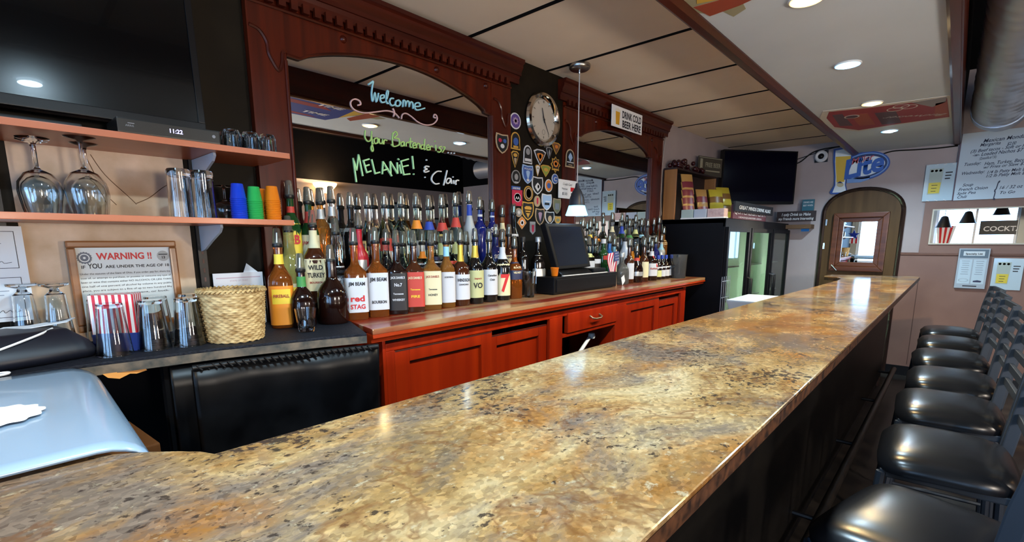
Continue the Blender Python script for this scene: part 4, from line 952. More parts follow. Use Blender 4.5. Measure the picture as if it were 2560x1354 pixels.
mid2('milk white rum bottle with black cap', 1561, 575, 0.044, 'slope', 2.2, 'white', cov=None, capc='black')
mid2('orange liqueur bottle with dark cap', 1580, 600, 0.038, 'squat', 3, 'orange', cov=None, capc='black', label=('yellow',0.1,0.4,60))
mid2('second orange liqueur bottle, with a silver collar', 1590, 592, 0.036, 'squat', 3, 'orange', cov=None, capc='silver')
mid2('black liqueur bottle with a red shoulder label', 1606, 590, 0.038, 'std', 2.2, 'dark', label2=('red',0.48,0.55,50))
mid2('dark bottle with white banded neck', 1622, 588, 0.036, 'std', 2.2, 'cola', neck=('white',0.66,0.74))
mid2('cobalt blue bottle in the second row', 1638, 588, 0.034, 'tall', 2.2, 'navy')
mid2('silver and pale blue vodka bottle by the cooler', 1652, 584, 0.035, 'tall', 2.2, 'frost', label=('silver',0.3,0.6,50), neck=('sky',0.7,0.9))
# last row behind the till
for px, top, g, kw, nm in ((1456,545,'clear',dict(neck=('white',0.6,0.66)),'clear bottle at the pendant lamp, last row'), (1474,548,'pale',dict(neck=('gold',0.7,0.8)),'pale bottle with gold collar, last row'), (1490,552,'clear',dict(neck=('orange',0.6,0.7)),'clear bottle with orange collar behind the till'),
        (1506,540,'pale',dict(),'pale green glass bottle under the reflected menu'), (1528,530,'smoke',dict(neck=('cream',0.7,0.85)),'grey bottle with cream neck and tall cover'), (1552,532,'clear',dict(neck=('blue',0.66,0.86)),'clear bottle with wide blue collar'),
        (1571,546,'smoke',dict(neck=('green',0.62,0.72)),'grey bottle with green collar'), (1586,536,'clear',dict(neck=('lime',0.6,0.8)),'clear bottle with lime collar'), (1601,545,'dark',dict(neck=('sky',0.62,0.72)),'black bottle with sky blue collar'),
        (1616,547,'smoke',dict(),'plain grey bottle in front of the end post'), (1631,544,'dark',dict(neck=('silver',0.6,0.66)),'black bottle with thin silver collar'), (1644,540,'clear',dict(),'plain clear bottle closest to the cooler'), (1657,566,'honey',dict(neck=('cream',0.5,0.7)),'amber bottle with cream neck closest to the cooler')):
    back2(nm, px, top, 0.034, 'std', 2.2, g, cov='clear', **kw)

# ================================================================== GLASSWARE AND COUNTER THINGS
def glass_mesh(outer, wall=0.003, base=0.008, n=28):
    """open glass standing upright: outer (r, z) from bottom to rim, wall thickness, solid base"""
    rb = outer[0][0]
    for (r0, z0), (r1, z1) in zip(outer, outer[1:]):
        if z0 <= base <= z1: rb = r0+(r1-r0)*(base-z0)/max(1e-6, z1-z0)
    inner = [(max(rb-wall, 0.001), base)] + [(max(r-wall, 0.001), z) for r, z in outer if z > base+0.001]
    prof = [(0, outer[0][1])] + outer + inner[::-1] + [(0, base)]
    return B().lathe(prof, n).done(smooth=0.9)
def flip(me):
    zmax = max(v.co.z for v in me.vertices); me = me.copy()
    me.transform(Matrix.Translation((0,0,zmax)) @ Matrix.Scale(-1, 4, (0,0,1))); me.flip_normals(); return me
def glass_thing(name, label, me, loc, group=None, cat='glass', part='glass_wall', m=glass):
    t = thing(name, label, cat, loc, group=group)
    o = obj(part, me, m, t); return t
pint_me = glass_mesh([(0.030,0.0),(0.031,0.004),(0.044,0.150)], 0.0028, 0.012)
pint_up = pint_me; pint_dn = flip(pint_me)
Z1 = ZCT
GP = 'pint glasses upside down on the mat'
for lb, x, y in (('upside-down pint glass in front of the striped straw box', -1.775, 0.262), ('upside-down pint glass in the middle of the front three', -1.79, 0.362), ('upside-down pint glass touching the woven basket', -1.775, 0.452),
                 ('upside-down pint glass behind the middle front one', -1.90, 0.40), ('upside-down pint glass behind the one at the basket', -1.905, 0.497), ('upside-down pint glass behind the striped straw box', -1.945, 0.265)):
    t = glass_thing('pint_glass', lb, pint_dn, (x, y, Z1), GP)
    obj('rim_bead', B().lathe([(0.0445,0.0),(0.0452,0.002),(0.0445,0.004),(0.0438,0.002)], 28), glass, t, smooth=1.2)
# footed pilsner turned over
pil = flip(glass_mesh([(0.034,0.0),(0.033,0.006),(0.010,0.014),(0.012,0.022),(0.024,0.034),(0.026,0.08),(0.038,0.205)], 0.0026, 0.030))
for lb, x, y in (('footed pilsner glass upside down in front of the papers', -1.93, 0.165), ('second footed pilsner glass, closer to the pinned papers', -1.98, 0.10)):
    t = glass_thing('pilsner_glass', lb, pil, (x, y, Z1), 'footed pilsners by the papers')
    obj('foot_disc', B().lathe([(0,0.203),(0.034,0.203),(0.033,0.206),(0,0.207)], 24), glass, t, smooth=1)
rocks = glass_mesh([(0.026,0.0),(0.027,0.003),(0.030,0.018),(0.038,0.085)], 0.003, 0.016)
t = glass_thing('rocks_glass', 'small heavy-bottomed rocks glass on the mat corner', rocks, (-1.725, 0.812, Z1))
for k in range(8):
    a = 2*PI*k/8; obj('cut_facet', B().prism([(-0.006,0.004),(0.006,0.004),(0.0075,0.040),(0,0.048),(-0.0075,0.040)], 1, -0.0008, 0.0), glass, t, loc=(0.0295*math.cos(a), 0.0295*math.sin(a), 0), rot=(R_(-8),0,a+PI/2))
tumb = glass_mesh([(0.028,0.0),(0.030,0.004),(0.033,0.075),(0.037,0.078),(0.039,0.150)], 0.003, 0.014)
glass_thing('beer_glass', 'upright empty beer glass beside the till', tumb, (-1.815, 2.195, Z1))
# rocks, shot and stem glasses on the shelves
juice = flip(glass_mesh([(0.022,0.0),(0.024,0.004),(0.025,0.02),(0.027,0.058)], 0.003, 0.012, 18))
GS = 'small glasses at the end of the upper shelf'
for k, (x, y) in enumerate(((-1.835,0.655),(-1.835,0.715),(-1.835,0.772),(-1.895,0.66),(-1.895,0.72),(-1.90,0.775))):
    t = glass_thing('shot_glass', 'small thick glass upside down beside the cable box' if k in (0,3) else 'small thick glass upside down at the shelf end', juice, (x, y, 1.7332), GS)
    for j in range(9):
        a = 2*PI*j/9; obj('cut_rib', B().tube([(0.0268*math.cos(a),0.0268*math.sin(a),0.006),(0.0250*math.cos(a),0.0250*math.sin(a),0.050)], 0.0022, 5), glass, t)
def wine_mesh():
    o = [(0.036,0.0),(0.034,0.003),(0.008,0.010),(0.0045,0.02),(0.0042,0.080),(0.008,0.088),(0.030,0.100),(0.045,0.125),(0.048,0.150),(0.042,0.195),(0.038,0.215)]
    i = [(0.0365,0.215),(0.0405,0.195),(0.0465,0.150),(0.0435,0.126),(0.028,0.102),(0.010,0.0935),(0,0.092)]
    return flip(B().lathe([(0,0)]+o+i, 32).done(smooth=1.0))
wm = wine_mesh()
GW = 'stemmed glasses upside down on the lower shelf'
for lb, x, y, sc in (('wine glass upside down at the near shelf end, short stem', -1.875, 0.165, (1,1,0.93)), ('large wine glass upside down, second in front', -1.865, 0.262, (1.05,1.05,1.0)), ('wine glass upside down behind the first one', -1.985, 0.172, (1,1,0.98)), ('wine glass upside down behind the large one', -1.975, 0.285, (1,1,1.0))):
    t = glass_thing('wine_glass', lb, wm, (x, y, 1.5002), GW); t.scale = sc
t = glass_thing('snifter', 'short stemmed snifter behind the blue cups', wm, (-1.955, 0.655, 1.5002)); t.scale = (0.85,0.85,0.55)
mug = glass_mesh([(0.030,0.0),(0.034,0.006),(0.034,0.012),(0.0325,0.020),(0.036,0.150)], 0.005, 0.022)
mugd = flip(mug)
for lb, x, y in (('tall heavy beer glass upside down on the lower shelf', -1.855, 0.492), ('tall heavy beer glass next to the blue cups', -1.85, 0.556)):
    glass_thing('beer_glass', lb, mugd, (x, y, 1.5002), 'tall beer glasses on the lower shelf')
# coloured plastic cups, nested upside down
def cup_mesh(r0, r1, h): return B().lathe([(0,h),(r0,h),(r0+0.0008,h-0.002),(r1,0.004),(r1+0.0018,0.002),(r1+0.0012,0.0),(r1-0.001,0.001),(r0-0.0012,h-0.003),(0,h-0.003)], 22).done(smooth=0.8)
cup = cup_mesh(0.0185, 0.0255, 0.052)
CUPS = {'blue': mat('cup_blue', (0.012,0.055,0.62), 0.12, trans=0.25, spec=0.6), 'green': mat('cup_green', (0.03,0.42,0.09), 0.12, trans=0.25, spec=0.6), 'orange': mat('cup_orange', (0.82,0.21,0.012), 0.12, trans=0.25, spec=0.6)}
for col, x, y, n, lb in (('blue', -1.865, 0.668, 12, 'blue plastic shot cup in the nested blue stack'), ('green', -1.865, 0.722, 11, 'green plastic shot cup in the nested green stack'), ('orange', -1.865, 0.785, 12, 'orange plastic shot cup in the front orange stack'), ('orange', -1.92, 0.765, 11, 'orange plastic shot cup in the rear orange stack')):
    for k in range(n):
        t = thing('shot_cup', lb, 'cup', (x, y, 1.5002+0.0062*k), group='nested %s cups, %s' % (col, 'front' if x > -1.9 else 'rear'))
        obj('cup_wall', cup, CUPS[col], t)
t = thing('shot_cup', 'orange plastic shot cup standing on the cash drawer', 'cup', (-1.80, 2.42, ZCT+0.112)); obj('cup_wall', flip(cup), CUPS['orange'], t)
# woven basket
bk = thing('woven_basket', 'round woven straw basket on the matted counter', 'basket', (-1.765, 0.585, Z1), R_(20))
bm = B(); n, rows_ = 132, 66; RR = []
H, r0, r1 = 0.165, 0.083, 0.098
for j in range(rows_+1):
    f = j/rows_; r = r0+(r1-r0)*f**0.8; row = []
    for i in range(n):
        a = 2*PI*i/n
        st = math.sin(i*PI/3 + (PI if (j//3) % 2 else 0))
        c = abs(math.sin(PI*j/3))
        rr = r + 0.0045*(0.45+0.55*st)*c + 0.0009*math.sin(i*1.7+j*2.3)
        row.append(bm.bm.verts.new((rr*math.cos(a), rr*math.sin(a), H*f + 0.0012*math.sin(i*0.9+j)))) 
    RR.append(row)
for a, b_ in zip(RR, RR[1:]):
    for i in range(n): bm.bm.faces.new((a[i], a[(i+1)%n], b_[(i+1)%n], b_[i]))
straw = noisy('straw', (0.30,0.17,0.055), (0.62,0.44,0.20), 30, (1,1,3), 0.7)
o = obj('woven_wall', bm, straw, bk, smooth=2.0)
obj('basket_floor', B().lathe([(0,0.004),(0.082,0.004),(0.082,0.010),(0,0.010)], 32), straw, bk)
obj('inner_wall', B().lathe([(0.079,0.010),(0.092,0.165)], 40), straw, bk, smooth=1)
bm = B()
for k in range(44):
    a = 2*PI*k/44
    bm.tube([((0.096+0.006*s)*math.cos(a+0.10*q), (0.096+0.006*s)*math.sin(a+0.10*q), H+0.001+z) for q, s, z in ((-1,1,-0.004),(0,0.6,0.004),(1,-1,0.000))], 0.0042, 6)
o = obj('braided_rim', bm, straw, bk, smooth=1.2); o['kind'] = 'stuff'
# striped straw box
m = mat('red_white_stripes', (1,1,1), 0.45)
x_ = nd(m, 'ShaderNodeSeparateXYZ'); lk(m, coords(m), x_.inputs[0])
a_ = nd(m, 'ShaderNodeMath'); a_.operation = 'ADD'; lk(m, x_.outputs[0], a_.inputs[0]); lk(m, x_.outputs[1], a_.inputs[1])
m1 = nd(m, 'ShaderNodeMath'); m1.operation = 'MULTIPLY'; lk(m, a_.outputs[0], m1.inputs[0]); m1.inputs[1].default_value = 62.0
m2 = nd(m, 'ShaderNodeMath'); m2.operation = 'FRACT'; lk(m, m1.outputs[0], m2.inputs[0])
lk(m, ramp(m, m2.outputs[0], [(0.0,(0.55,0.015,0.03)), (0.5,(0.78,0.78,0.80))], 'CONSTANT'), bsdf(m).inputs['Base Color'])
sb = thing('straw_box', 'red and white striped straw box behind the pint glasses', 'box', (-1.85, 0.29, Z1), R_(62))
obj('box_body', B().box(-0.055, 0.055, -0.035, 0.035, 0.0, 0.170), m, sb, bevel=0.002)
obj('blue_base_band', B().box(-0.056, 0.056, -0.036, 0.036, 0.0, 0.055), mat('flag_blue', (0.01,0.03,0.20), 0.5), sb)
# framed warning notice on the plaster
wn = thing('warning_notice', 'oak framed age warning notice leaning on the plaster wall', 'notice', (-2.060, 0.365, 1.135), rot=(R_(-2),0,PI/2))
oak = wood('oak_frame', (0.15,0.045,0.008), (0.27,0.095,0.018), 'y', 0.35, 18)
W2, HH = 0.148, 0.292
for q in ((-W2,W2,HH-0.022,HH), (-W2,W2,0,0.022)): obj('frame_rail', B().box(q[0], q[1], -0.020, 0, q[2], q[3]), oak, wn, bevel=0.005)
for q in ((-W2,-W2+0.022), (W2-0.022,W2)): obj('frame_rail', B().box(q[0], q[1], -0.020, 0, 0.022, HH-0.022), oak, wn, bevel=0.005)
obj('notice_sheet', B().box(-W2+0.018, W2-0.018, -0.008, -0.002, 0.018, HH-0.018), mat('sheet_white', (0.62,0.66,0.66), 0.5), wn)
y_ = -0.0085
text('WARNING !!', 0.030, red, wn, (0.0,y_,0.232), width=0.150, bold=0.03)
text('IF', 0.014, ink, wn, (-0.112,y_,0.204), width=0.010, bold=0.02)
text('YOU', 0.022, ink, wn, (-0.082,y_,0.204), width=0.036, bold=0.02)
text('ARE UNDER THE AGE OF 18', 0.013, ink, wn, (0.033,y_,0.204), width=0.178, bold=0.02)
for k, s in enumerate(('Under the statutes of the State of Ohio, if you order, pay for, share the', 'cost of, or attempt to purchase, or possess or consume any type of', 'beer or wine that contains either NO ALCOHOL OR LESS THAN', 'one half of one percent of alcohol by volume in any public', 'place, you are subject to a fine of up to two hundred fifty', 'dollars, or imprisonment, or both.')):
    text(s, 0.0085, ink, wn, (0,y_,0.184-0.0135*k), width=0.245-0.02*(k == 5), bold=0.005)
sl = mat('seal_slate', (0.10,0.12,0.16), 0.5)
obj('round_seal', B().prism([((0.0185+0.0012*math.cos(16*a))*math.cos(a), (0.0185+0.0012*math.cos(16*a))*math.sin(a)) for a in [2*PI*k/64 for k in range(64)]], 1, -0.0092, -0.0085), sl, wn, loc=(-0.106,0,0.238))
for r, c in ((0.0135,'sheet_white'), (0.0105,'seal_slate'), (0.0035,'sheet_white')): obj('seal_ring', B().lathe([(0,0),(r,0),(r,-0.0003),(0,-0.0003)], 24), MATS[c], wn, loc=(-0.106,-0.0093-0.0003*(0.0135-r)*200,0.238), rot=(R_(-90),0,0))
obj('grey_stamp', B().lathe([(0,0),(0.018,0),(0.018,-0.0004),(0,-0.0004)], 24), mat('stamp_grey', (0.36,0.37,0.36), 0.5), wn, loc=(0.107,-0.0088,0.240), rot=(R_(90),0,0))
text('13', 0.012, ink, wn, (0.107,-0.0095,0.231), bold=0.03)
obj('printed_line', B().box(0.094, 0.120, -0.0096, -0.0092, 0.244, 0.247), ink, wn)
# pinned papers beside it
pb = mat('paper_sheet', (0.66,0.70,0.74), 0.6)
for z, lb, h in ((1.335,'upper pinned certificate sheet beside the shelf upright',0.135), (1.19,'lower pinned certificate sheet beside the shelf upright',0.145)):
    t = thing('pinned_paper', lb, 'paper', (-2.070, 0.028, z), PI/2)
    obj('sheet', B().box(-0.11, 0.098, -0.002, 0, 0, h), pb, t)
    for q in ((-0.10,0.080,h-0.016,h-0.0145), (-0.10,0.080,0.012,0.0135)): obj('printed_line', B().box(q[0], q[1], -0.0025, -0.002, q[2], q[3]), ink, t)
    obj('printed_line', B().box(0.0785, 0.080, -0.0025, -0.002, 0.012, h-0.016), ink, t)
    obj('push_pin', B().lathe([(0.006,0),(0.006,-0.004),(0.004,-0.006),(0,-0.007)], 12), mat('pin_navy', (0.01,0.01,0.05), 0.3), t, loc=(0.072,-0.002,h-0.022), rot=(R_(90),0,0), smooth=0.8)
    for k in range(3): obj('printed_line', B().box(-0.08+0.01*k, 0.05-0.012*k, -0.0025, -0.002, h*0.62-0.012*k, h*0.62-0.012*k+0.002), mat('ink_grey', (0.20,0.24,0.30), 0.6), t)
    obj('signature', B().tube(smooth_pts([(0.02,-0.0024,0.026),(0.03,-0.0024,0.034),(0.034,-0.0024,0.026),(0.045,-0.0024,0.033),(0.05,-0.0024,0.027),(0.066,-0.0024,0.030)], 4), 0.0006, 4), ink, t)
# standing envelope and certificate behind the basket
t = thing('envelope', 'white letters standing behind the basket', 'letter', (-2.055, 0.70, Z1), PI/2)
obj('certificate', B().box(-0.08, 0.10, -0.004, 0, 0, 0.205), mat('sheet_pink_white', (0.62,0.60,0.62), 0.6), t)
obj('border_print', B().box(-0.07, 0.09, -0.0045, -0.004, 0.185, 0.188), mat('border_rose', (0.45,0.30,0.35), 0.6), t)
text('STATE OF OHIO', 0.009, mat('border_rose', (0.45,0.30,0.35), 0.6), t, (0.01,-0.0046,0.172))
obj('folded_letter', B().prism([(-0.01,0.10),(0.06,0.10),(0.085,0.205),(0.045,0.24)], 1, 0.002, 0.004), pb, t)
# black pouch and cable at the near end
t = thing('black_pouch', 'black zip pouch with white cable at the near counter end', 'pouch', (-1.88, 0.07, Z1), R_(15))
obj('pouch_body', B().loft([[(x*s, y*s2, z) for x, y in ((-0.12,-0.14),(0.12,-0.15),(0.13,0.0),(0.12,0.13),(-0.10,0.13),(-0.13,0.0))] for s, s2, z in ((0.95,0.95,0.0),(1.05,1.0,0.02),(0.95,0.9,0.05),(0.6,0.65,0.085))]), mat('pouch_navy_black', (0.005,0.006,0.012), 0.45), t, smooth=1.2, bevel=0.01)
obj('cable', B().tube(smooth_pts([(0.11,-0.26,0.02),(0.12,-0.12,0.045),(0.10,0.0,0.075),(0.05,0.06,0.085)], 6), 0.003, 6), white, t, smooth=1)
obj('cable_loop', B().tube(smooth_pts([(0.17,-0.20,0.004),(0.175,-0.10,0.004),(0.16,-0.075,0.004),(0.145,-0.10,0.004),(0.15,-0.2,0.004)], 6), 0.003, 6), white, t, smooth=1)
t = thing('paper_slip', 'folded grey paper slip on the black pouch', 'paper', (-1.93, 0.10, Z1+0.088), R_(40), rot=(R_(8),R_(-6),R_(70)))
obj('slip', B().prism([(-0.08,-0.02),(0.0,-0.035),(0.09,-0.02),(0.10,0.02),(0.0,0.0),(-0.06,0.02)], 2, 0, 0.002), pb, t)

# ================================================================== TILL
tl = thing('cash_register', 'black till with tilted touch screen on a wide cash drawer', 'cash register', (-1.765, 2.37, ZCT), PI/2)
# local: x along the counter, -y towards the aisle
cd_ = obj('cash_drawer', B().box(0.0, 0.74, 0.0, 0.138, 0.006, 0.108), mat('till_black', (0.005,0.005,0.006), 0.4, spec=0.3), tl, bevel=0.006)
obj('drawer_front', B().box(0.02, 0.72, -0.006, 0.0, 0.016, 0.092), MATS['till_black'], cd_, bevel=0.003)
obj('lock', B().lathe([(0.013,0),(0.013,-0.004),(0.009,-0.006),(0,-0.006)], 16), chrome, cd_, loc=(0.37,-0.006,0.060), rot=(R_(90),0,0), smooth=0.7)
obj('foot', B().box(0.02, 0.72, 0.02, 0.13, 0.0, 0.008), black, tl)
obj('keyboard_deck', B().prism([(0.015,0.110),(0.015,0.118),(0.06,0.145),(0.13,0.145),(0.13,0.110)], 0, 0.10, 0.44), MATS['till_black'], tl, bevel=0.004)
obj('paper_strip', B().box(0.10, 0.62, 0.004, 0.016, 0.109, 0.113), white, tl)
def quad_slab(a, b_, c, d, th):
    n_ = (b_-a).cross(d-a).normalized()*th
    return B().loft([[a, b_, c, d], [a-n_, b_-n_, c-n_, d-n_]])
P4 = [Vector((0.085,0.040,0.150)), Vector((0.46,0.040,0.155)), Vector((0.42,0.090,0.435)), Vector((0.02,0.090,0.430))]
sc_ = obj('screen_housing', quad_slab(P4[0], P4[1], P4[2], P4[3], 0.04), MATS['till_black'], tl, bevel=0.006)
def ins(f, off):
    c_ = sum(P4, Vector())/4; n_ = (P4[1]-P4[0]).cross(P4[3]-P4[0]).normalized()
    return [c_+(p-c_)*f+n_*off for p in P4]
q = ins(0.86, 0.001); obj('display', quad_slab(*q, 0.001), mat('till_display', (0.010,0.013,0.022), 0.12, spec=0.5), sc_)
obj('display_stand', B().box(0.18, 0.34, 0.085, 0.136, 0.108, 0.30), MATS['till_black'], tl, bevel=0.005)
obj('card_reader', B().box(0.48, 0.64, 0.03, 0.12, 0.108, 0.140), MATS['till_black'], tl, bevel=0.01)
# small flag on a stick in front of the bottles
fl = thing('flag_small', 'small stars and stripes flag on a stick beside the till', 'flag', (-1.80, 3.165, ZCT), rot=(R_(-4), R_(12), PI/2))
obj('stick', B().tube([(0,0,0),(-0.035,0.0,0.26)], 0.004, 8), mat('stick_wood', (0.60,0.45,0.25), 0.6), fl)
fm = []
for k in range(9):
    bm = B(); rows2 = []
    for j in range(9):
        f = j/8; z0 = 0.245-0.150*f
        x0 = -0.030+0.020*f-0.115*k/9.0*(0.9+0.1*f)-0.012*math.sin(f*3+k*0.3)
        x1 = x0-0.115/9.0
        rows2.append([bm.bm.verts.new((x0, -0.012*math.sin(f*4+k*0.4), z0-0.012*k/3)), bm.bm.verts.new((x1, -0.012*math.sin(f*4+k*0.4+0.4), z0-0.012*(k+1)/3))])
    for a, b_ in zip(rows2, rows2[1:]): bm.bm.faces.new((a[0], a[1], b_[1], b_[0]))
    o = obj('stripe', bm, mat('flag_red', (0.48,0.04,0.09), 0.7) if k % 2 == 0 else white, fl, smooth=2)
    o.modifiers.new('s', 'SOLIDIFY').thickness = 0.0012
cn = obj('canton', B().prism([(-0.028,0.250),(-0.090,0.232),(-0.075,0.165),(-0.012,0.185)], 1, -0.016, -0.012), mat('flag_navy', (0.04,0.06,0.18), 0.7), fl)
for k in range(9): obj('star', B().lathe([(0,0),(0.0035,0),(0.0035,-0.0006),(0,-0.0006)], 6), white, cn, loc=(-0.032-0.018*(k % 3)+0.004*(k//3), -0.0165, 0.236-0.006*(k % 3)-0.019*(k//3)), rot=(R_(90),0,0))
t = thing('price_tag', 'white paper tag leaning at the foot of the flag', 'tag', (-1.79, 3.24, ZCT), rot=(R_(-8),R_(20),PI/2))
obj('tag_card', B().prism([(0,0.0),(0.035,0.045),(0.012,0.085),(-0.028,0.050)], 1, -0.001, 0.001), pb, t)
# clear pitcher at the end of the counter
pg = thing('pitcher', 'clear plastic pitcher standing at the end of the counter', 'pitcher', (-1.79, 4.22, ZCT), R_(20))
plastic = mat('clear_plastic', (0.93,0.97,1.0), 0.08, trans=0.95, ior=1.2)
obj('jug_wall', glass_mesh([(0.058,0.0),(0.062,0.006),(0.070,0.19),(0.074,0.205)], 0.003, 0.006), plastic, pg)
obj('jug_handle', B().tube(smooth_pts([(0.0,0.066,0.165),(0.0,0.105,0.168),(0.0,0.115,0.12),(0.0,0.10,0.05),(0.0,0.062,0.045)], 6), 0.008, 8), plastic, pg, smooth=1)
obj('spout', B().prism([(-0.020,-0.066),(0.020,-0.066),(0,-0.098)], 2, 0.182, 0.204), plastic, pg)

# ================================================================== CLOCK AND PATCHES ON THE DARK PANEL
XPN = -2.055
ck = thing('wall_clock', 'round chrome rimmed clock high on the dark panel', 'clock', (XPN, 2.595, 2.182), PI/2)
obj('face', B().lathe([(0,-0.004),(0.150,-0.004),(0.150,0.0),(0,0)], 40), mat('clock_face', (0.46,0.42,0.36), 0.4), ck, rot=(R_(90),0,0), loc=(0,-0.018,0))
obj('rim', B().lathe([(0.118,0.004),(0.122,0.020),(0.140,0.034),(0.158,0.030),(0.166,0.014),(0.160,0.0),(0.150,0.0)], 48), mat('clock_chrome', (0.62,0.57,0.50), 0.10, 1.0), ck, rot=(R_(90),0,0), smooth=0.8, loc=(0,-0.004,0))
def hand(name, ang, ln, w_): 
    a = R_(ang); obj(name, B().prism([(-w_,-0.02),(w_,-0.02),(w_*0.4,ln),(-w_*0.4,ln)], 1, -0.002, 0), ink, ck, loc=(0,-0.026,0), rot=(0,a,0))
hand('hour_hand', -18, 0.070, 0.004); hand('minute_hand', 150, 0.100, 0.003)
obj('hub', B().lathe([(0,0.004),(0.007,0.003),(0.007,0)], 12), ink, ck, loc=(0,-0.026,0), rot=(R_(90),0,0))
for k in range(12): obj('hour_mark', B().box(-0.002 if k % 3 else -0.003, 0.002 if k % 3 else 0.003, -0.001, 0, 0.100, 0.113), mat('clock_marks', (0.15,0.13,0.10), 0.5), ck, loc=(0,-0.023,0), rot=(0,2*PI*k/12,0))
obj('small_dial', B().lathe([(0.014,0),(0.015,0.001),(0.016,0)], 20), MATS['clock_marks'], ck, loc=(0,-0.023,-0.075), rot=(R_(90),0,0))

def shp(kind, w_, h_):
    a, b_ = w_/2, h_/2
    if kind == 'oval': return [(a*math.cos(2*PI*k/24), b_*math.sin(2*PI*k/24)) for k in range(24)]
    if kind == 'shield': return [(-a*0.9,b_),(0,b_*0.92),(a*0.9,b_),(a,b_*0.55),(a*0.98,0),(a*0.8,-b_*0.45),(a*0.42,-b_*0.8),(0,-b_),(-a*0.42,-b_*0.8),(-a*0.8,-b_*0.45),(-a*0.98,0),(-a,b_*0.55)]
    if kind == 'tri': return [(-a,b_*0.75),(-a*0.5,b_),(a*0.5,b_),(a,b_*0.75),(a*0.55,-b_*0.2),(0,-b_),(-a*0.55,-b_*0.2)]
    if kind == 'bell': return [(-a,-b_),(-a*0.9,-b_*0.2)]+[(-a*0.9*math.cos(PI*k/10), b_*0.2+b_*0.8*math.sin(PI*k/10)) for k in range(11)]+[(a*0.9,-b_*0.2),(a,-b_)]
    if kind == 'rect': return [(-a,-b_),(a,-b_),(a,b_),(-a,b_)]
    if kind == 'diamond': return [(0,b_),(a*0.6,b_*0.55),(a,0),(a*0.5,-b_*0.5),(0,-b_),(-a*0.5,-b_*0.5),(-a,0),(-a*0.6,b_*0.55)]
    if kind == 'arrow': return [(-a,b_),(a,b_),(a,-b_*0.5),(0,-b_),(-a,-b_*0.5)]
    if kind == 'cross': return [(a*(1 if k % 2 == 0 else 0.72)*math.sin(2*PI*k/16), b_*(1 if k % 2 == 0 else 0.72)*math.cos(2*PI*k/16)) for k in range(16)]
PC = {'gold':(0.55,0.30,0.05),'white':(0.60,0.60,0.62),'black':(0.010,0.010,0.012),'purple':(0.09,0.05,0.22),'blue':(0.04,0.10,0.34),'sky':(0.30,0.44,0.66),'red':(0.45,0.02,0.06),'orange':(0.62,0.20,0.03),'grey':(0.26,0.26,0.27),'brown':(0.16,0.07,0.03),'tan':(0.42,0.30,0.18),'green':(0.22,0.28,0.05),'royal':(0.03,0.03,0.42),'lilac':(0.34,0.24,0.36),'olive':(0.22,0.22,0.12)}
def pm(c): return mat('patch_'+c, PC[c], 0.75)
def patch(label, cx, cy, w_, h_, kind, border, field, emblem=None, words=(), xp=XPN, sc=4.104, ox=1220, oy=230):
    px, py = ox+cx/sc, oy+cy/sc
    p = pt(px, py, 0, xp)
    q1, q2 = pt(px-w_/2/sc, py, 0, xp), pt(px+w_/2/sc, py, 0, xp); z1, z2 = pt(px, py+h_/2/sc, 0, xp).z, pt(px, py-h_/2/sc, 0, xp).z
    W, H = q2.y-q1.y, z2-z1
    t = thing('uniform_patch', label, 'patch', (xp, p.y, p.z), PI/2, 'embroidered patches around the clock')
    obj('embroidered_border', B().prism(shp(kind, W, H), 1, -0.003, 0.0), pm(border), t)
    obj('cloth_field', B().prism(shp(kind, W*0.82, H*0.85), 1, -0.0042, -0.003), pm(field), t)
    for (k2, dx, dz, sw, sh, c) in (emblem or ()):
        obj('emblem', B().prism(shp(k2, W*sw, H*sh), 1, -0.0052, -0.0042), pm(c), t, loc=(W*dx, 0, H*dz))
    for (s, dz, sz, sw, c) in words: text(s, H*sz, pm(c), t, (0,-0.0058,H*dz), width=W*sw, bold=0.02)
    return t
O, SH = 'oval', 'shield'
patch('white bordered violet oval patch with a star', 278,297,112,168,O,'white','purple',[('cross',0,0,0.55,0.5,'lilac'),(O,0,0,0.2,0.2,'red')])
patch('black rounded patch with blue eagle seal under the violet oval', 280,500,100,180,'bell','gold','black',[(O,0,-0.05,0.5,0.45,'blue'),('rect',0,-0.35,0.5,0.12,'gold')])
patch('narrow gold and black pennant patch', 275,690,78,172,'tri','gold','black',[(O,0,0.25,0.5,0.22,'gold'),('tri',0,-0.12,0.35,0.4,'tan')])
patch('dark round patch with white arcs', 285,870,92,142,O,'grey','black',[(O,0,0,0.4,0.45,'grey'),('rect',0,-0.38,0.4,0.06,'white')])
patch('red square patch with blue disc and double letter', 297,1085,105,165,'rect','red','red',[(O,0.0,0.02,0.66,0.56,'white'),(O,0,0.02,0.58,0.49,'royal')],[('AA',-0.09,0.26,0.42,'white')])
patch('narrow navy arc tab above the red square patch', 285,985,90,38,'rect','blue','blue',None,[('AIRBORNE',-0.3,0.7,0.85,'white')])
patch('white ghost shaped patch with black badge', 405,640,92,190,'bell','white','black',[(O,0,0.15,0.45,0.35,'grey'),('rect',0,-0.30,0.7,0.15,'white')])
patch('blue police shield patch with pale torch', 405,845,115,195,SH,'sky','blue',[('tri',0,-0.05,0.35,0.5,'sky'),(O,0,-0.30,0.25,0.15,'white')],[('POLICE',0.24,0.13,0.66,'white')])
patch('gold ringed black oval patch', 412,1040,95,155,O,'gold','black',[(O,0,0,0.7,0.75,'tan'),(O,0,0,0.55,0.6,'black'),('cross',0,0,0.3,0.3,'white')])
patch('large gold shield patch with black crest', 405,1220,125,192,SH,'gold','black',[('tri',0,-0.05,0.6,0.62,'gold'),('rect',0,0.05,0.5,0.05,'brown'),('rect',0,-0.08,0.45,0.05,'brown')])
patch('orange diamond fire patch below the gold shield', 345,1340,96,136,'diamond','tan','orange',[('cross',0,0,0.5,0.5,'white'),(O,0,0,0.2,0.25,'red')])
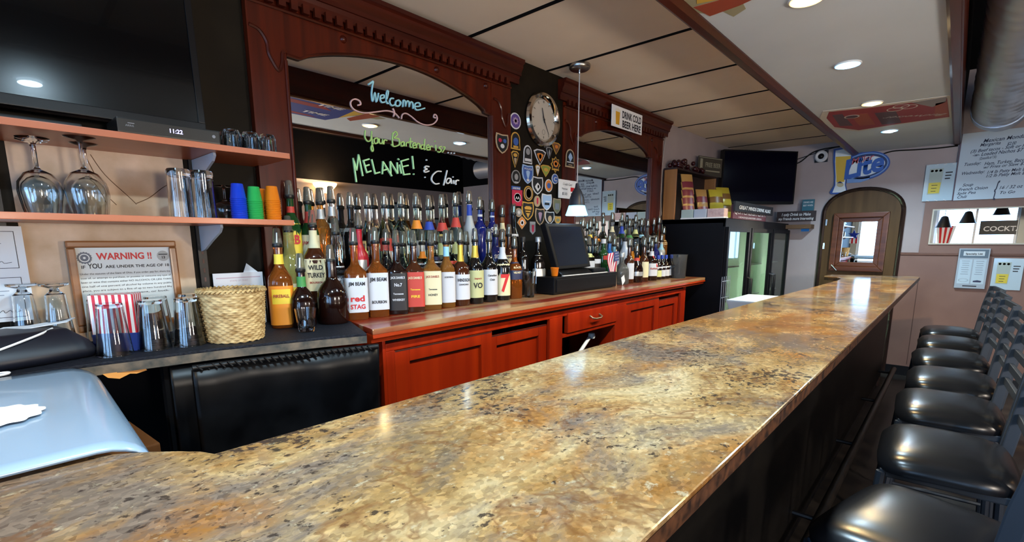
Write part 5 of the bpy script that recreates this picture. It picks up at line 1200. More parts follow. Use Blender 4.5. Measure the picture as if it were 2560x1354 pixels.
patch('orange triangular patch with white bell', 530,670,125,162,'tri','white','black',[('tri',0,-0.02,0.55,0.55,'orange'),(O,0,0.05,0.2,0.3,'brown')])
patch('small white continent shaped patch', 507,805,48,118,'tri','gold','white',[(O,0,0.2,0.3,0.15,'olive')])
patch('yellow and green triangle patch', 590,810,106,122,'tri','gold','green',[(O,0,0.1,0.4,0.3,'gold')])
patch('white and black shield patch with a state outline', 505,960,116,185,SH,'white','black',[('diamond',0,-0.08,0.5,0.5,'white'),(O,0.05,-0.05,0.15,0.2,'black')])
patch('orange oval patch with blue star of life', 620,960,76,132,O,'white','orange',[('cross',0,0,0.6,0.5,'blue')])
patch('small round blue patch with white letter', 685,890,66,106,O,'white','blue',[],[('C',-0.22,0.55,0.5,'white')])
patch('tan oval patch with red dagger', 502,1120,66,116,O,'tan','tan',[('arrow',0,0,0.25,0.6,'red')])
patch('pale blue shield patch with black vehicle', 600,1130,106,172,SH,'white','sky',[('rect',0,-0.1,0.45,0.14,'black'),('rect',0.1,0.05,0.5,0.06,'white')])
patch('olive shield patch beside the price note', 705,1170,82,160,SH,'tan','olive',[('rect',0,-0.02,0.5,0.4,'grey')])
patch('brown bordered shield patch with lilac figure', 530,1280,96,176,SH,'tan','black',[('tri',0,0,0.4,0.55,'lilac')])
patch('black and white square shield patch', 630,1290,96,132,SH,'white','black',[(O,0,-0.08,0.4,0.5,'tan')])
patch('small gold shield patch behind the till screen', 712,1312,68,84,SH,'tan','gold',[(O,0,0,0.5,0.4,'olive')])
patch('dark feather shaped patch under the clock', 625,625,62,120,'tri','grey','black',[('diamond',0,0,0.3,0.6,'grey')])
patch('brown fan shaped patch with orange knot', 697,580,88,122,'tri','gold','brown',[(O,0,0.15,0.35,0.3,'orange')])
patch('orange maltese cross patch', 690,745,98,168,'cross','gold','black',[(O,0,0.05,0.5,0.4,'orange'),(O,0,0.05,0.25,0.2,'purple'),('rect',0,-0.3,0.5,0.1,'gold')])
patch('small grey round patch beside the gold shield', 312,1235,70,92,O,'tan','grey',[('diamond',0,0,0.4,0.5,'white')])
patch('grey arrowhead patch hanging low', 440,435,66,156,'arrow','grey','grey',[('arrow',0,-0.05,0.4,0.6,'red')], sc=4.837, ox=1240, oy=480)
patch('black patch with three badges on the mirror post', 143,530,132,206,SH,'tan','black',[(O,-0.18,0.15,0.26,0.2,'red'),(O,0.18,0.15,0.26,0.2,'blue'),(O,0,-0.12,0.3,0.22,'white')], xp=-2.043)
patch('black fire patch with blue building on the far post', 840,680,96,190,'bell','tan','black',[('diamond',0,0.05,0.45,0.5,'sky'),('rect',0,-0.22,0.7,0.05,'white')],[('FIRE',-0.40,0.10,0.4,'tan')], xp=-2.043)

# notes and signs on the back bar
t = thing('price_note', 'white credit card minimum note taped to the post', 'note', (-2.042, 2.885, 1.775), PI/2)
obj('sheet', B().box(-0.112, 0.112, -0.002, 0, -0.062, 0.062), white, t)
text('Credit Card', 0.022, ink, t, (-0.01,-0.003,0.026), shear=0.3); text('Minimum', 0.018, ink, t, (-0.04,-0.003,-0.004)); text('$5.00', 0.026, ink, t, (-0.04,-0.003,-0.040))
obj('red_card', B().box(0.03, 0.075, -0.003, -0.002, -0.012, 0.016), red, t); obj('black_card', B().box(0.035, 0.075, -0.003, -0.002, -0.05, -0.022), ink, t)
t = thing('beer_sign', 'white tin sign with a beer glass on the carved cornice', 'sign', (-1.984, 3.57, 2.335), PI/2)
obj('plate', B().box(-0.235, 0.235, -0.004, 0, -0.075, 0.075), white, t, bevel=0.001)
text('DRINK COLD', 0.070, ink, t, (0.065,-0.005,0.004), width=0.30, bold=0.03); text('BEER HERE', 0.070, ink, t, (0.065,-0.005,-0.062), width=0.29, bold=0.03)
obj('glass_print', B().prism([(-0.175,-0.055),(-0.125,-0.055),(-0.118,0.045),(-0.182,0.045)], 1, -0.005, -0.004), mat('beer_amber', (0.62,0.33,0.02), 0.5), t)
obj('foam_print', B().prism([(-0.184,0.035),(-0.116,0.035),(-0.116,0.052),(-0.150,0.060),(-0.184,0.052)], 1, -0.0056, -0.005), mat('foam', (0.75,0.72,0.62), 0.6), t)

# ================================================================== WRITING ON THE MIRROR
def c2(x, y): return pt(720+x/3.761, 140+y/3.761, 0, XM)
def ink_strokes(name, strokes, m, r, n=5, lin=False):
    for s in strokes:
        P = [c2(*q) for q in s]; P = [Vector((XM+r*0.6, p.y, p.z)) for p in P]
        obj(name, B().tube(P if lin else smooth_pts(P, n), r, 6), m, mir1, smooth=1.2)
chalk = lambda nme, c, e: mat(nme, c, 0.6, emis=c, est=e)
cyan = mat('marker_cyan', (0.35,0.66,0.72), 0.6); lime = mat('marker_lime', (0.45,0.72,0.22), 0.6); pink = mat('marker_pink', (0.66,0.42,0.40), 0.6); mint = mat('marker_mint', (0.48,0.85,0.42), 0.6); wht = mat('marker_white', (0.80,0.82,0.80), 0.6)
ink_strokes('handwriting', [[(755,268),(798,236),(770,262)],[(800,240),(790,300),(785,360),(795,425),(815,345),(830,430),(850,350)], [(868,400),(900,392),(900,368),(872,372),(865,405),(880,435),(912,432)], [(918,430),(935,380),(942,335),(930,330),(922,380),(928,440),(945,445)],
    [(992,400),(965,400),(955,435),(975,465),(1005,458)], [(1040,415),(1015,425),(1010,462),(1040,470),(1058,440),(1040,415)], [(1078,478),(1082,420),(1100,425),(1105,475)], [(1105,470),(1115,428),(1135,430),(1140,480)], [(1140,478),(1150,435),(1170,440),(1175,495)],
    [(1192,475),(1240,470),(1232,442),(1200,445),(1188,480),(1215,508),(1285,490)]], cyan, 0.0038)
ink_strokes('flourish', [[(655,462),(682,455),(672,422),(625,405),(590,430),(595,475),(640,515),(720,535),(830,525),(930,515),(1000,535),(1045,582)], [(985,492),(1000,530),(990,570)], [(1065,592),(1075,550),(1110,540),(1160,570),(1220,620),(1290,648),(1360,640),(1400,600),(1395,560),(1375,550),(1370,575),(1388,582)]], pink, 0.0033)
ink_strokes('handwriting', [[(725,700),(722,760),(745,800),(775,790),(785,730),(785,705)], [(785,735),(790,820),(800,880),(790,895),(780,860),(800,820)], [(830,770),(808,785),(815,820),(840,815),(845,780),(830,770)], [(858,775),(858,815),(880,820),(890,780)], [(890,780),(892,830)], [(900,830),(905,790),(930,795)],
    [(985,720),(980,780),(985,840)], [(980,735),(1010,710),(1025,740),(995,770),(1040,780),(1045,830),(1000,850),(970,830)], [(1085,805),(1062,815),(1065,845),(1085,840),(1090,808)], [(1090,808),(1095,850)], [(1110,850),(1112,815),(1135,815)], [(1150,770),(1148,850),(1160,858)], [(1135,805),(1170,805)],
    [(1172,840),(1198,838),(1192,815),(1172,828),(1178,862),(1200,862)], [(1208,865),(1212,825),(1235,828),(1238,868)], [(1275,835),(1250,840),(1252,872),(1275,868)], [(1285,780),(1278,870),(1290,876)], [(1300,862),(1325,858),(1318,835),(1300,848),(1306,880),(1328,882)], [(1335,885),(1338,850),(1358,852)],
    [(1385,835),(1392,890)], [(1378,800),(1384,802)], [(1440,850),(1418,860),(1440,885),(1420,905),(1405,895)], [(1455,855),(1475,860),(1450,905)]], lime, 0.0034)
ink_strokes('handwriting', [[(1503,908),(1509,909)], [(1532,911),(1538,912)], [(1560,913),(1566,914)]], wht, 0.0036)
ink_strokes('handwriting', [[(642,1185),(625,1060),(612,958)], [(612,960),(645,1075)], [(645,1075),(662,925)], [(662,925),(702,1128)], [(708,985),(740,1095)], [(705,985),(762,968)], [(722,1035),(762,1022)], [(738,1095),(780,1080)], [(785,970),(818,1105)], [(815,1105),(862,1092)], [(885,1110),(892,990)], [(892,992),(975,1128)], [(895,1075),(940,1060)]], mint, 0.0040, lin=True)
ink_strokes('handwriting', [[(965,1105),(960,990)], [(960,990),(1030,1105)], [(1030,1105),(1025,1000)], [(1032,965),(1042,975)], [(1045,1020),(1065,1105)], [(1060,985),(1088,1115)], [(1062,988),(1132,968)], [(1075,1040),(1130,1028)], [(1085,1115),(1145,1108)], [(1168,940),(1180,1062)], [(1178,1108),(1184,1112)]], mint, 0.0040, lin=True)
ink_strokes('handwriting', [[(1325,1040),(1295,1035),(1285,1052),(1308,1062),(1280,1075),(1290,1092),(1325,1080)], [(1298,976),(1305,979)], [(1285,1138),(1290,1141)], [(1440,1085),(1400,1085),(1360,1120),(1350,1165),(1380,1200),(1420,1198)], [(1495,1075),(1480,1140),(1462,1215)], [(1528,1153),(1502,1150),(1486,1178),(1500,1198),(1522,1182),(1530,1153)], [(1530,1153),(1537,1200)], [(1554,1166),(1559,1202)], [(1573,1168),(1578,1210)], [(1576,1184),(1588,1167),(1605,1170)]], wht, 0.0036)
ink_strokes('handwriting', [[(1548,1136),(1553,1138)]], wht, 0.0036)

# ================================================================== SOFFIT DECALS
ZD = ZS-0.0015
def decal(name, pts_, m, parent, k=0): return obj(name, B().prism(pts_, 2, ZD-0.001-0.0006*k, ZD+0.0014-0.0006*k), m, parent)
t = thing('beer_decal', 'red bottle label decal on the soffit near the far downlights', 'decal', (0,0,0))
drd, dwh, ddk, dor = mat('decal_red', (0.25,0.018,0.024), 0.6), mat('decal_white', (0.55,0.52,0.46), 0.6), mat('decal_dark', (0.07,0.03,0.04), 0.6), mat('decal_orange', (0.30,0.055,0.02), 0.6)
decal('white_edge', [(-0.83,4.33),(-0.70,4.36),(-0.56,4.40),(-0.145,4.44),(-0.142,5.25),(-0.25,5.22),(-0.45,5.24),(-0.74,5.32),(-0.90,5.02),(-0.89,4.55)], dwh, t)
decal('red_field', [(-0.80,4.38),(-0.56,4.45),(-0.16,4.50),(-0.155,5.18),(-0.45,5.20),(-0.73,5.26),(-0.86,4.98),(-0.85,4.58)], drd, t, 1)
decal('dark_band', [(-0.80,4.50),(-0.74,4.52),(-0.74,5.02),(-0.82,4.96)], ddk, t, 2); decal('dark_panel', [(-0.56,4.65),(-0.44,4.68),(-0.44,5.16),(-0.56,5.14)], ddk, t, 2)
decal('orange_band', [(-0.70,4.60),(-0.60,4.62),(-0.60,5.10),(-0.70,5.06)], dor, t, 2); decal('grey_wing', [(-0.34,4.48),(-0.16,4.46),(-0.17,4.62),(-0.24,4.72)], mat('decal_grey', (0.24,0.22,0.22), 0.6), t, 2); decal('orange_corner', [(-0.22,4.62),(-0.16,4.60),(-0.158,5.14),(-0.24,5.12)], dor, t, 2)
for x, y in ((-0.40,4.55),(-0.44,4.62),(-0.36,4.60)): obj('ring_print', B().lathe([(0.040,0),(0.044,-0.001),(0.048,0)], 24, sx=1.0, sy=1.4), dwh, t, loc=(x,y,ZD-0.002))
text('Budweiser', 0.10, dwh, t, (-0.33,4.93,ZD-0.0032), width=0.40, rot=(R_(-90),0,R_(28)), shear=0.3, flip=True)
obj('badge_print', B().lathe([(0,0),(0.048,0),(0.048,-0.0008),(0,-0.0008)], 24, sy=1.3), dwh, t, loc=(-0.70,4.66,ZD-0.0022)); obj('badge_core', B().lathe([(0,0),(0.038,0),(0.038,-0.0008),(0,-0.0008)], 24, sy=1.3), ddk, t, loc=(-0.70,4.66,ZD-0.003))
t = thing('beer_decal', 'blue beer slogan decal on the soffit, seen in the big mirror', 'decal', (0,0,0))
decal('blue_field', [(-0.86,1.36),(-0.842,2.01),(-0.57,2.034),(-0.44,2.0),(-0.45,1.60),(-0.50,1.36)], mat('decal_blue', (0.012,0.035,0.22), 0.6), t)
decal('yellow_band', [(-0.842,2.01),(-0.868,2.08),(-0.80,2.10),(-0.57,2.034)], mat('decal_yellow', (0.60,0.38,0.05), 0.6), t)
decal('red_tail', [(-0.89,2.10),(-0.87,2.225),(-0.75,2.21),(-0.55,2.147),(-0.60,2.09),(-0.80,2.11)], mat('decal_redbrown', (0.30,0.05,0.02), 0.6), t)
decal('red_flame', [(-0.83,1.42),(-0.80,1.80),(-0.72,1.90),(-0.74,1.60),(-0.78,1.40)], drd, t, 1); decal('red_flame', [(-0.56,1.42),(-0.50,1.84),(-0.47,1.92),(-0.48,1.60),(-0.52,1.40)], drd, t, 1)
for x in (-0.79, -0.56): text('TIME', 0.075, white, t, (x,1.84,ZD-0.0026), width=0.19, rot=(R_(-90),0,R_(90)), shear=0.2, bold=0.02)

# ================================================================== FAR WALL SIGNS
YW = YF-0.002
t = thing('beer_emblem', 'die-cut beer glass and oval logo sign above the arched door', 'sign', (0, YW, 0))
lb, lw, lbl, lye, lgr = mat('sign_blue', (0.02,0.07,0.32), 0.4), mat('sign_white', (0.72,0.80,0.84), 0.4), mat('sign_lightblue', (0.16,0.30,0.62), 0.4), mat('sign_beer', (0.62,0.42,0.03), 0.4), mat('sign_navy', (0.008,0.02,0.10), 0.4)
def cdw(x, y): q = pt(1980+x/6.771, 360+y/6.771, 1, YW); return (q.x, q.z)
def plate(name, pts_, y0, y1, m): return obj(name, B().prism([cdw(*q) for q in pts_], 1, YW*0-y1, -y0), m, t)
ell = lambda cx, cy, a, b_, rot=0, n=32: [(cx+a*math.cos(2*PI*k/n)*math.cos(rot)-b_*math.sin(2*PI*k/n)*math.sin(rot), cy+a*math.cos(2*PI*k/n)*math.sin(rot)+b_*math.sin(2*PI*k/n)*math.cos(rot)) for k in range(n)]
plate('oval_back', ell(1240,370,430,235,-0.22), 0, 0.012, lb)
plate('oval_rim', ell(1240,370,405,212,-0.22), 0.012, 0.014, lbl)
plate('oval_navy', ell(1240,370,385,192,-0.22), 0.014, 0.016, lgr)
plate('oval_white', ell(1240,378,345,160,-0.22), 0.016, 0.018, lw)
plate('ribbon', [(930,600),(1330,540),(1300,600),(1150,650),(930,660)], 0.0, 0.014, lbl)
plate('glass_back', [(710,90),(870,60),(1030,170),(1015,350),(930,560),(915,690),(945,830),(900,850),(665,850),(640,820),(715,700),(722,560),(705,300)], 0.010, 0.022, lb)
plate('glass_white', [(745,115),(880,90),(1005,180),(995,340),(915,570),(900,690),(925,815),(690,825),(740,700),(745,560),(735,300)], 0.022, 0.025, lw)
plate('beer_print', [(748,220),(1005,205),(985,350),(905,570),(890,640),(760,650),(758,560),(745,330)], 0.025, 0.027, lye)
plate('badge_print', ell(822,690,58,40), 0.027, 0.029, mat('badge_cream', (0.55,0.50,0.30), 0.5)); plate('badge_roof', [(765,665),(820,632),(875,665)], 0.029, 0.030, lgr)
q = cdw(1210,470); text('Lite', 0.27, mat('logo_blue', (0.02,0.10,0.45), 0.4), t, (q[0]+0.0,-0.0305,q[1]-0.03), width=0.36, shear=0.25, bold=0.035, rot=(0,R_(-11),0))
q = cdw(1190,310); text('Miller', 0.085, mat('logo_red', (0.45,0.06,0.08), 0.4), t, (q[0],-0.0305,q[1]), width=0.20, shear=0.35, bold=0.01, rot=(0,R_(-11),0))
def beer_poster(lb_, x0, x1, z0, z1, wrinkle):
    t = thing('beer_poster', lb_, 'poster', ((x0+x1)/2, YW-0.02, z0)); w_, h_ = x1-x0, z1-z0
    obj('sheet', B().box(-w_/2, w_/2, -0.003, 0.018, 0, h_), mat('poster_blue_white', (0.42,0.55,0.62), 0.25, coat=0.5), t, bevel=0.001)
    obj('glass_outline', B().prism([(-w_*0.36,h_*0.18),(w_*0.06,h_*0.18),(w_*0.10,h_*0.88),(-w_*0.36,h_*0.88)], 1, -0.004, -0.003), mat('poster_glass', (0.36,0.44,0.40), 0.4), t)
    obj('beer_fill', B().prism([(-w_*0.33,h_*0.21),(w_*0.04,h_*0.21),(w_*0.06,h_*0.50),(-w_*0.34,h_*0.50)], 1, -0.005, -0.004), mat('poster_beer', (0.62,0.50,0.02), 0.4), t)
    for k in range(3): obj('foam_print', B().lathe([(0,0),(w_*0.05,0),(w_*0.05,-0.001),(0,-0.001)], 12), mat('poster_foam', (0.55,0.56,0.20), 0.4), t, loc=(-w_*(0.28-0.14*k),-0.004,h_*0.82), rot=(R_(90),0,0))
    for k in range(3): obj('printed_line', B().box(w_*0.17, w_*(0.40-0.03*k), -0.0042, -0.003, h_*(0.74-0.08*k), h_*(0.77-0.08*k)), ink, t)
    for k in range(3): obj('printed_line', B().box(-w_*0.24, -w_*(0.04+0.02*k), -0.0058, -0.005, h_*(0.42-0.08*k), h_*(0.435-0.08*k)), ink, t)
    for k in range(wrinkle): obj('plastic_crease', B().tube([(-w_/2+w_*k/wrinkle,-0.004,h_*(0.03 if k % 2 else 0.97)),(-w_/2+w_*(k+0.7)/wrinkle,-0.004,h_*(0.0 if k % 2 else 0.99))], 0.003, 5), white, t)
beer_poster('plastic wrapped beer glass poster beside the menu whiteboard', -0.318, -0.092, 1.805, 2.16, 7)
beer_poster('beer glass poster low on the brown wainscot behind the stools', 0.272, 0.475, 0.955, 1.25, 0)
t = thing('menu_whiteboard', 'handwritten menu whiteboard high on the far wall', 'whiteboard', (-0.082, YW-0.018, 1.80))
obj('board', B().box(0.0, 1.0, -0.012, 0.016, 0, 0.62), mat('whiteboard_white', (0.48,0.58,0.66), 0.25), t, bevel=0.002)
obj('board_edge', B().box(-0.010, 0.0, -0.013, 0.016, -0.004, 0.62), mat('board_frame_plum', (0.08,0.04,0.06), 0.4), t)
pen = mat('marker_navy', (0.01,0.015,0.05), 0.5)
def bd(x, y): q = pt(2380+x/7.522, 330+y/7.522, 1, YW-0.03); return (q.x+0.082, q.z-1.80)
for s, x, y, h, x2 in (('Mexican Monday',580,200,0.050,1420), ('Margarita',520,275,0.044,900), ('$2.00',1030,250,0.042,1200), ('(3) Beef tacos - Soft or hard',340,395,0.042,1500), ('-w- Loaded Nachos $7',380,465,0.046,1320), ('(Quesadilla # 7.50)',510,520,0.036,1220), ('Tuesday:',215,640,0.044,520), ('Ham, Turkey, Bacon',600,625,0.046,1400), ('w/ Fries or Slaw $7',580,690,0.040,1380),
                    ('Wednesday:',165,810,0.044,590), ('1/4 lb Patty Melt $6',640,785,0.042,1400), ('1/2 lb Patty Melt $8',620,855,0.042,1400), ('Soup',190,1025,0.042,390), ('French Onion',115,1110,0.042,660), ('Split Pea',85,1180,0.036,435), ('Chili',85,1250,0.040,265), ('{',760,1200,0.20,860), ('16 / 32 oz',870,1075,0.044,1310), ('To Go',880,1165,0.040,1160)):
    a, b_ = bd(x, y), bd(x2, y); text(s, h*0.92, pen, t, (a[0],-0.0128,a[1]), width=b_[0]-a[0], align='LEFT', shear=0.35, bold=0.012, rot=(0,R_(-2),0))
t = thing('drink_list', 'grey framed drink list hanging under the long mirror', 'framed list', (0.128, YW-0.03, 0.955))
obj('frame', B().box(-0.11, 0.11, -0.01, 0.016, 0, 0.385), mat('list_frame_grey', (0.34,0.40,0.46), 0.4), t, bevel=0.003)
obj('list_header', B().box(-0.10, 0.10, -0.0115, -0.010, 0.295, 0.375), mat('list_slate', (0.10,0.15,0.20), 0.5), t)
obj('title_band', B().box(-0.075, 0.075, -0.0125, -0.0115, 0.315, 0.358), mat('list_pale', (0.55,0.62,0.66), 0.5), t)
text('Specialty List', 0.024, ink, t, (0,-0.0135,0.326), width=0.12, bold=0.02)
for x in (-0.05, 0.05):
    obj('list_column', B().box(x-0.045, x+0.045, -0.0115, -0.010, 0.045, 0.28), mat('list_blue_white', (0.46,0.58,0.66), 0.5), t)
    for k in range(7): obj('printed_line', B().box(x-0.028+0.003*(k % 3), x+0.028-0.004*(k % 2), -0.0122, -0.0114, 0.262-0.021*k, 0.266-0.021*k), mat('ink_grey', (0.20,0.24,0.30), 0.6), t)
obj('platter_print', B().lathe([(0.028,0),(0.030,-0.001),(0.036,0)], 20, sy=0.45), ink, t, loc=(-0.05,-0.0118,0.078), rot=(R_(90),0,0))
obj('bottle_print', B().prism([(0.02,0.062),(0.075,0.062),(0.08,0.075),(0.05,0.082),(0.02,0.075)], 1, -0.0122, -0.0115), mat('list_navy', (0.01,0.015,0.06), 0.5), t)
obj('printed_line', B().box(-0.05, 0.05, -0.0108, -0.0098, 0.018, 0.028), ink, t)
t = thing('blue_tape', 'square of bright blue tape stuck to the far wall', 'tape', (-1.325, YW, 1.56)); obj('tape_square', B().box(-0.042, 0.038, -0.002, 0, -0.035, 0.04), mat('tape_blue', (0.01,0.20,0.62), 0.5), t)
t = thing('security_camera', 'white ringed security camera dome high on the far wall', 'camera', (-1.235, YW, 2.345))
obj('back_plate', B().box(-0.062, 0.062, -0.02, 0, -0.062, 0.062), black, t, bevel=0.004)
obj('ring', B().lathe([(0.030,0.02),(0.050,0.03),(0.062,0.022),(0.064,0.0),(0.055,0.0)], 28), mat('ring_white', (0.62,0.64,0.66), 0.3), t, rot=(R_(90),0,0), loc=(0,-0.02,0), smooth=0.9)
obj('lens', B().lathe([(0,0.034),(0.016,0.030),(0.030,0.016),(0.032,0)], 20), black, t, rot=(R_(90),0,0), loc=(0,-0.02,0), smooth=0.9)
for nm, pts_, lb_ in (('wall_cable', [(1975,412),(2000,405),(2030,382),(2060,372),(2100,366)], 'black cable looping past the security camera'), ('wall_cable', [(1972,406),(2005,394),(2060,376),(2105,364)], 'thinner cable running along the tiled ceiling edge'), ('wall_cable', [(2190,392),(2230,378),(2290,374),(2345,370),(2395,364)], 'black cable running above the oval beer logo')):
    t = thing(nm, lb_, 'cable', (0,0,0)); obj('wire', B().tube(smooth_pts([(lambda q: (q.x, q.y, q.z))(pt(a, b_, 1, YF-0.006)) for a, b_ in pts_], 5), 0.007 if 'thinner' not in lb_ else 0.004, 6), black, t, smooth=1)

# ================================================================== SIGNS AND SNACKS ON THE COOLER
def plank(label, pa, pb, h, y_or_x, lines, m, mt, axis=0, name='wooden_sign'):
    """sign standing on the cooler; pa, pb pixel ends of its lower edge on the plane axis = y_or_x"""
    A_, B_ = pt(*pa, axis, y_or_x), pt(*pb, axis, y_or_x)
    L = math.hypot(B_.x-A_.x, B_.y-A_.y); ang = math.atan2(B_.y-A_.y, B_.x-A_.x)
    t = thing(name, label, 'sign', ((A_.x+B_.x)/2, (A_.y+B_.y)/2, min(A_.z, B_.z)), ang)
    obj('board', B().box(-L/2, L/2, 0, 0.02, 0, h), m, t, bevel=0.002)
    for s, z, sz, wd, c, sh_ in lines: text(s, sz, c, t, (0,-0.001,z), width=wd*L, shear=sh_, bold=0.015)
    return t
sblk, smar, swht = mat('sign_black', (0.006,0.005,0.007), 0.5), mat('sign_maroon', (0.075,0.012,0.020), 0.5), mat('sign_text_white', (0.55,0.55,0.56), 0.5)
plank('black plank sign about great minds drinking alike', (1838,527), (1932,532), 0.085, -1.47, [('GREAT MINDS DRINK ALIKE',0.022,0.045,0.84,swht,0.1)], sblk, swht)
plank('maroon plank sign with large white capitals below the black one', (1832,546), (1914,552), 0.125, -1.49, [('WELCOME TO CAMP',0.104,0.014,0.6,swht,0),('QUITCHERBITCHIN',0.045,0.055,0.94,swht,0),('HEADQUARTER AREA',0.012,0.018,0.7,swht,0)], smar, swht)
plank('dark plank sign with white script about making friends interesting', (1941,551), (2038,552), 0.115, 6.50, [('I only Drink to Make',0.064,0.046,0.74,swht,0.2),('my Friends more Interesting',0.018,0.042,0.90,swht,0.2)], mat('sign_darkwood', (0.020,0.009,0.008), 0.5), swht, axis=1)
obj('ledge', B().box(-1.66, -1.24, 6.46, YF, 1.555, 1.600), mat('ledge_wood', (0.10,0.05,0.02), 0.6), bpy.data.objects['wall_far'])
plank('small teal box sign reading drinks are best', (2004,527), (2034,525), 0.125, 6.53, [('DRINKS ARE',0.085,0.026,0.8,swht,0),('BEST WHEN',0.050,0.026,0.8,swht,0)], mat('sign_teal', (0.02,0.10,0.14), 0.5), swht, axis=1, name='box_sign')
ww = wood('snack_box_wood', (0.24,0.10,0.03), (0.38,0.17,0.055), 'z', 0.4, 14)
sx = thing('snack_box', 'wooden snack shelf box standing on the cooler against the wall', 'shelf box', (0,0,FZ+0.002))
obj('end_panel', B().box(-2.085, -1.965, 4.47, 4.492, 0.0, 0.45), ww, sx, bevel=0.003)
obj('end_panel', B().box(-2.085, -1.965, 5.45, 5.472, 0.0, 0.45), ww, sx, bevel=0.003)
obj('back_panel', B().box(-2.090, -2.078, 4.47, 5.472, 0.0, 0.45), mat('box_inside_dark', (0.022,0.010,0.009), 0.6), sx)
obj('top_board', B().box(-2.085, -1.965, 4.47, 5.472, 0.45, 0.466), MATS['box_inside_dark'], sx)
def bag(label, x, y, z, w_, h_, th, c1_, c2_, tilt, rz, group):
    t = thing('snack_bag', label, 'snack bag', (x,y,z), group=group, rot=(R_(tilt),0,R_(rz)))
    rings = []
    for f in (0,0.06,0.3,0.6,0.92,1.0):
        d = th*(math.sin(PI*min(max(f,0.02),0.98))**0.6); ww_ = w_*(1-0.06*math.sin(PI*f))
        rings.append([(-ww_/2,-d*0.15,h_*f),(-ww_*0.3,-d/2,h_*f),(ww_*0.3,-d/2,h_*f),(ww_/2,-d*0.15,h_*f),(ww_/2,d*0.15,h_*f),(ww_*0.3,d/2,h_*f),(-ww_*0.3,d/2,h_*f),(-ww_/2,d*0.15,h_*f)])
    obj('foil_body', B().loft(rings), c1_, t, smooth=0.9)
    obj('printed_band', B().loft([[(p[0]*1.01, p[1]*1.04-0.0004, p[2]) for p in r] for r in rings[2:4]], cap=False), c2_, t, smooth=0.9)
kraft, kmar, ylw, brw = mat('bag_gold', (0.48,0.27,0.08), 0.3, spec=0.6), mat('bag_maroon', (0.20,0.030,0.045), 0.35), mat('bag_yellow', (0.60,0.47,0.04), 0.28, spec=0.6), mat('bag_brown', (0.22,0.10,0.02), 0.35)
GB = 'snack bags on the cooler'
for k in range(4): bag('gold and maroon snack bag in the row by the box end, %s' % ('top one','second down','third down','lowest')[k], -1.925+0.012*k, 4.67-0.012*k, FZ+0.24-0.075*k, 0.13, 0.19, 0.04, kraft, kmar, -14, 62, GB)
for k in range(2): bag('gold and maroon snack bag in the second row, %s' % ('upper','lower')[k], -1.90+0.02*k, 4.98-0.01*k, FZ+0.12-0.10*k+0.002, 0.13, 0.19, 0.04, kraft, kmar, -14, 62, GB)
for k, (y, z, tl_) in enumerate(((5.30,0.13,-12),(5.33,0.03,-8),(5.55,0.18,-20),(5.58,0.05,-12))): bag('bright yellow snack bag, %s' % ('upper one next to the maroon bags','lower one next to the maroon bags','upper one next to the television','lower one next to the television')[k], -1.88, y, FZ+z, 0.17, 0.20, 0.06, ylw, brw, tl_, 60, GB)
for lb_, x0, x1, m in (('pale green paper carton on the cooler edge', -1.90, -1.79, mat('carton_mint', (0.40,0.50,0.48), 0.6)), ('pale blue paper carton on the cooler edge', -1.785, -1.67, mat('carton_pale_blue', (0.42,0.48,0.58), 0.6)), ('crumpled pink paper tray beside the cartons', -1.665, -1.52, noisy('paper_pink', (0.46,0.32,0.32), (0.56,0.42,0.42), 40, rough=0.7, bmp=0.4))):
    t = thing('paper_carton', lb_, 'carton', ((x0+x1)/2, 4.50, FZ)); w_ = (x1-x0)/2
    obj('carton_body', B().box(-w_, w_, -0.03, 0.07, 0.0, 0.085), m, t, bevel=0.006)
    obj('carton_lip', B().box(-w_-0.002, w_+0.002, -0.034, 0.074, 0.0, 0.012), white, t)
t = thing('bar_sign', 'small dark tin sign about free beer on the snack box', 'sign', (-1.985, 5.34, FZ+0.468), PI/2-0.25)
obj('plate', B().box(-0.20, 0.20, 0, 0.008, 0, 0.19), mat('sign_tin_brown', (0.055,0.045,0.030), 0.5), t, bevel=0.002)
obj('plate_border', B().box(-0.19, 0.19, -0.001, 0, 0.176, 0.182), mat('tin_cream', (0.28,0.26,0.18), 0.5), t)
text('FREE BEER', 0.062, MATS['tin_cream'], t, (0.04,-0.0015,0.09), width=0.26, bold=0.02); obj('printed_line', B().box(-0.08, 0.16, -0.0015, 0, 0.045, 0.058), MATS['tin_cream'], t)
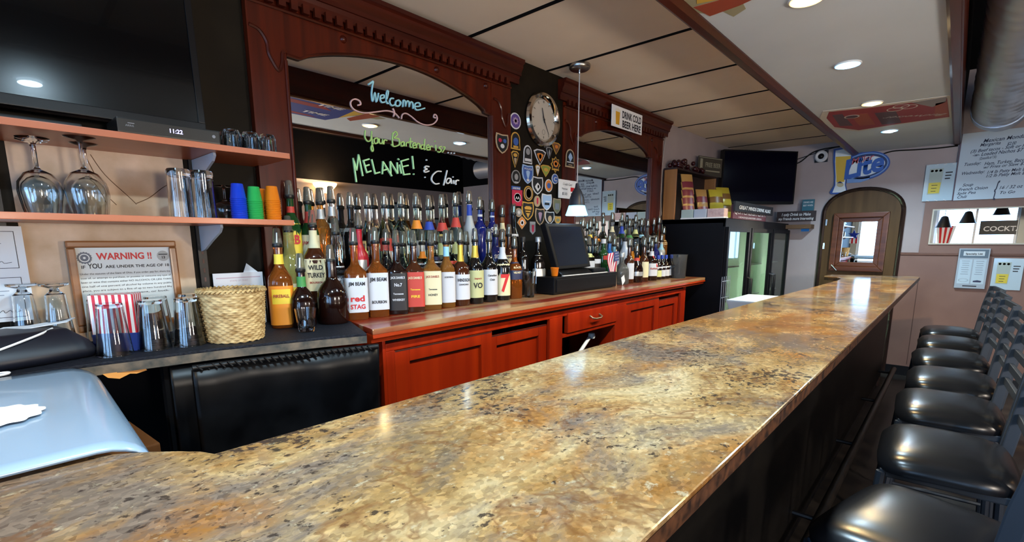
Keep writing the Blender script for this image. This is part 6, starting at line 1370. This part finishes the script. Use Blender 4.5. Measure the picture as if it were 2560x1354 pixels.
obj('bottle_print', B().box(-0.175, -0.135, -0.0015, 0, 0.02, 0.165), MATS['tin_cream'], t)
gp = thing('grape_cluster', 'bunch of glossy dark red ornamental grapes on the snack box', 'ornament', (-2.03, 4.80, FZ+0.468))
gb = B().lathe([(0,-0.022),(0.013,-0.018),(0.021,-0.006),(0.021,0.006),(0.013,0.018),(0,0.022)], 12).done(smooth=2.0); gmat = mat('grape_dark', (0.030,0.004,0.006), 0.08, spec=0.7)
random.seed(5)
for k in range(34):
    y = random.uniform(-0.30, 0.36); hmax = 0.10*(1-abs(y)/0.42); obj('grape', gb, gmat, gp, loc=(random.uniform(-0.02,0.055), y, 0.022+random.uniform(0, max(0.002, hmax))))
# pale cable down the post end and conduit
t = thing('wall_cable', 'pale cable hanging down beside the far mirror post', 'cable', (0,0,0))
obj('wire', B().tube(smooth_pts([(lambda q: (q.x, q.y, q.z))(pt(a, b_, 0, -2.09)) for a, b_ in ((1668,330),(1662,360),(1655,420),(1652,480),(1653,530),(1656,560))], 5), 0.004, 6), mat('cable_pale', (0.40,0.36,0.33), 0.5), t)
# white tub behind the far end of the bar, clear strip curtain beside the cooler
t = thing('plastic_tub', 'white plastic tub behind the far stretch of the bar', 'tub', (-1.02, 3.95, 0.0))
obj('stand', B().box(-0.16, 0.16, -0.25, 0.25, 0.0, 0.88), blackm, t); obj('tub_wall', B().loft([[(-0.15,-0.22,0.88),(0.15,-0.22,0.88),(0.15,0.22,0.88),(-0.15,0.22,0.88)], [(-0.18,-0.26,1.0),(0.18,-0.26,1.0),(0.18,0.26,1.0),(-0.18,0.26,1.0)]]), mat('tub_white', (0.45,0.55,0.66), 0.4), t, bevel=0.01)
t = thing('wire_rack', 'thin wire rack standing at the cooler corner', 'rack', (-1.44, 4.30, 0.0))
for k in range(5): obj('upright_wire', B().tube([(0.0,0.05*k,0),(0.0,0.05*k,1.12)], 0.003, 5), steel, t)
for k in range(8): obj('cross_wire', B().tube([(0.0,0,0.1+0.14*k),(0.0,0.2,0.1+0.14*k)], 0.003, 5), steel, t)
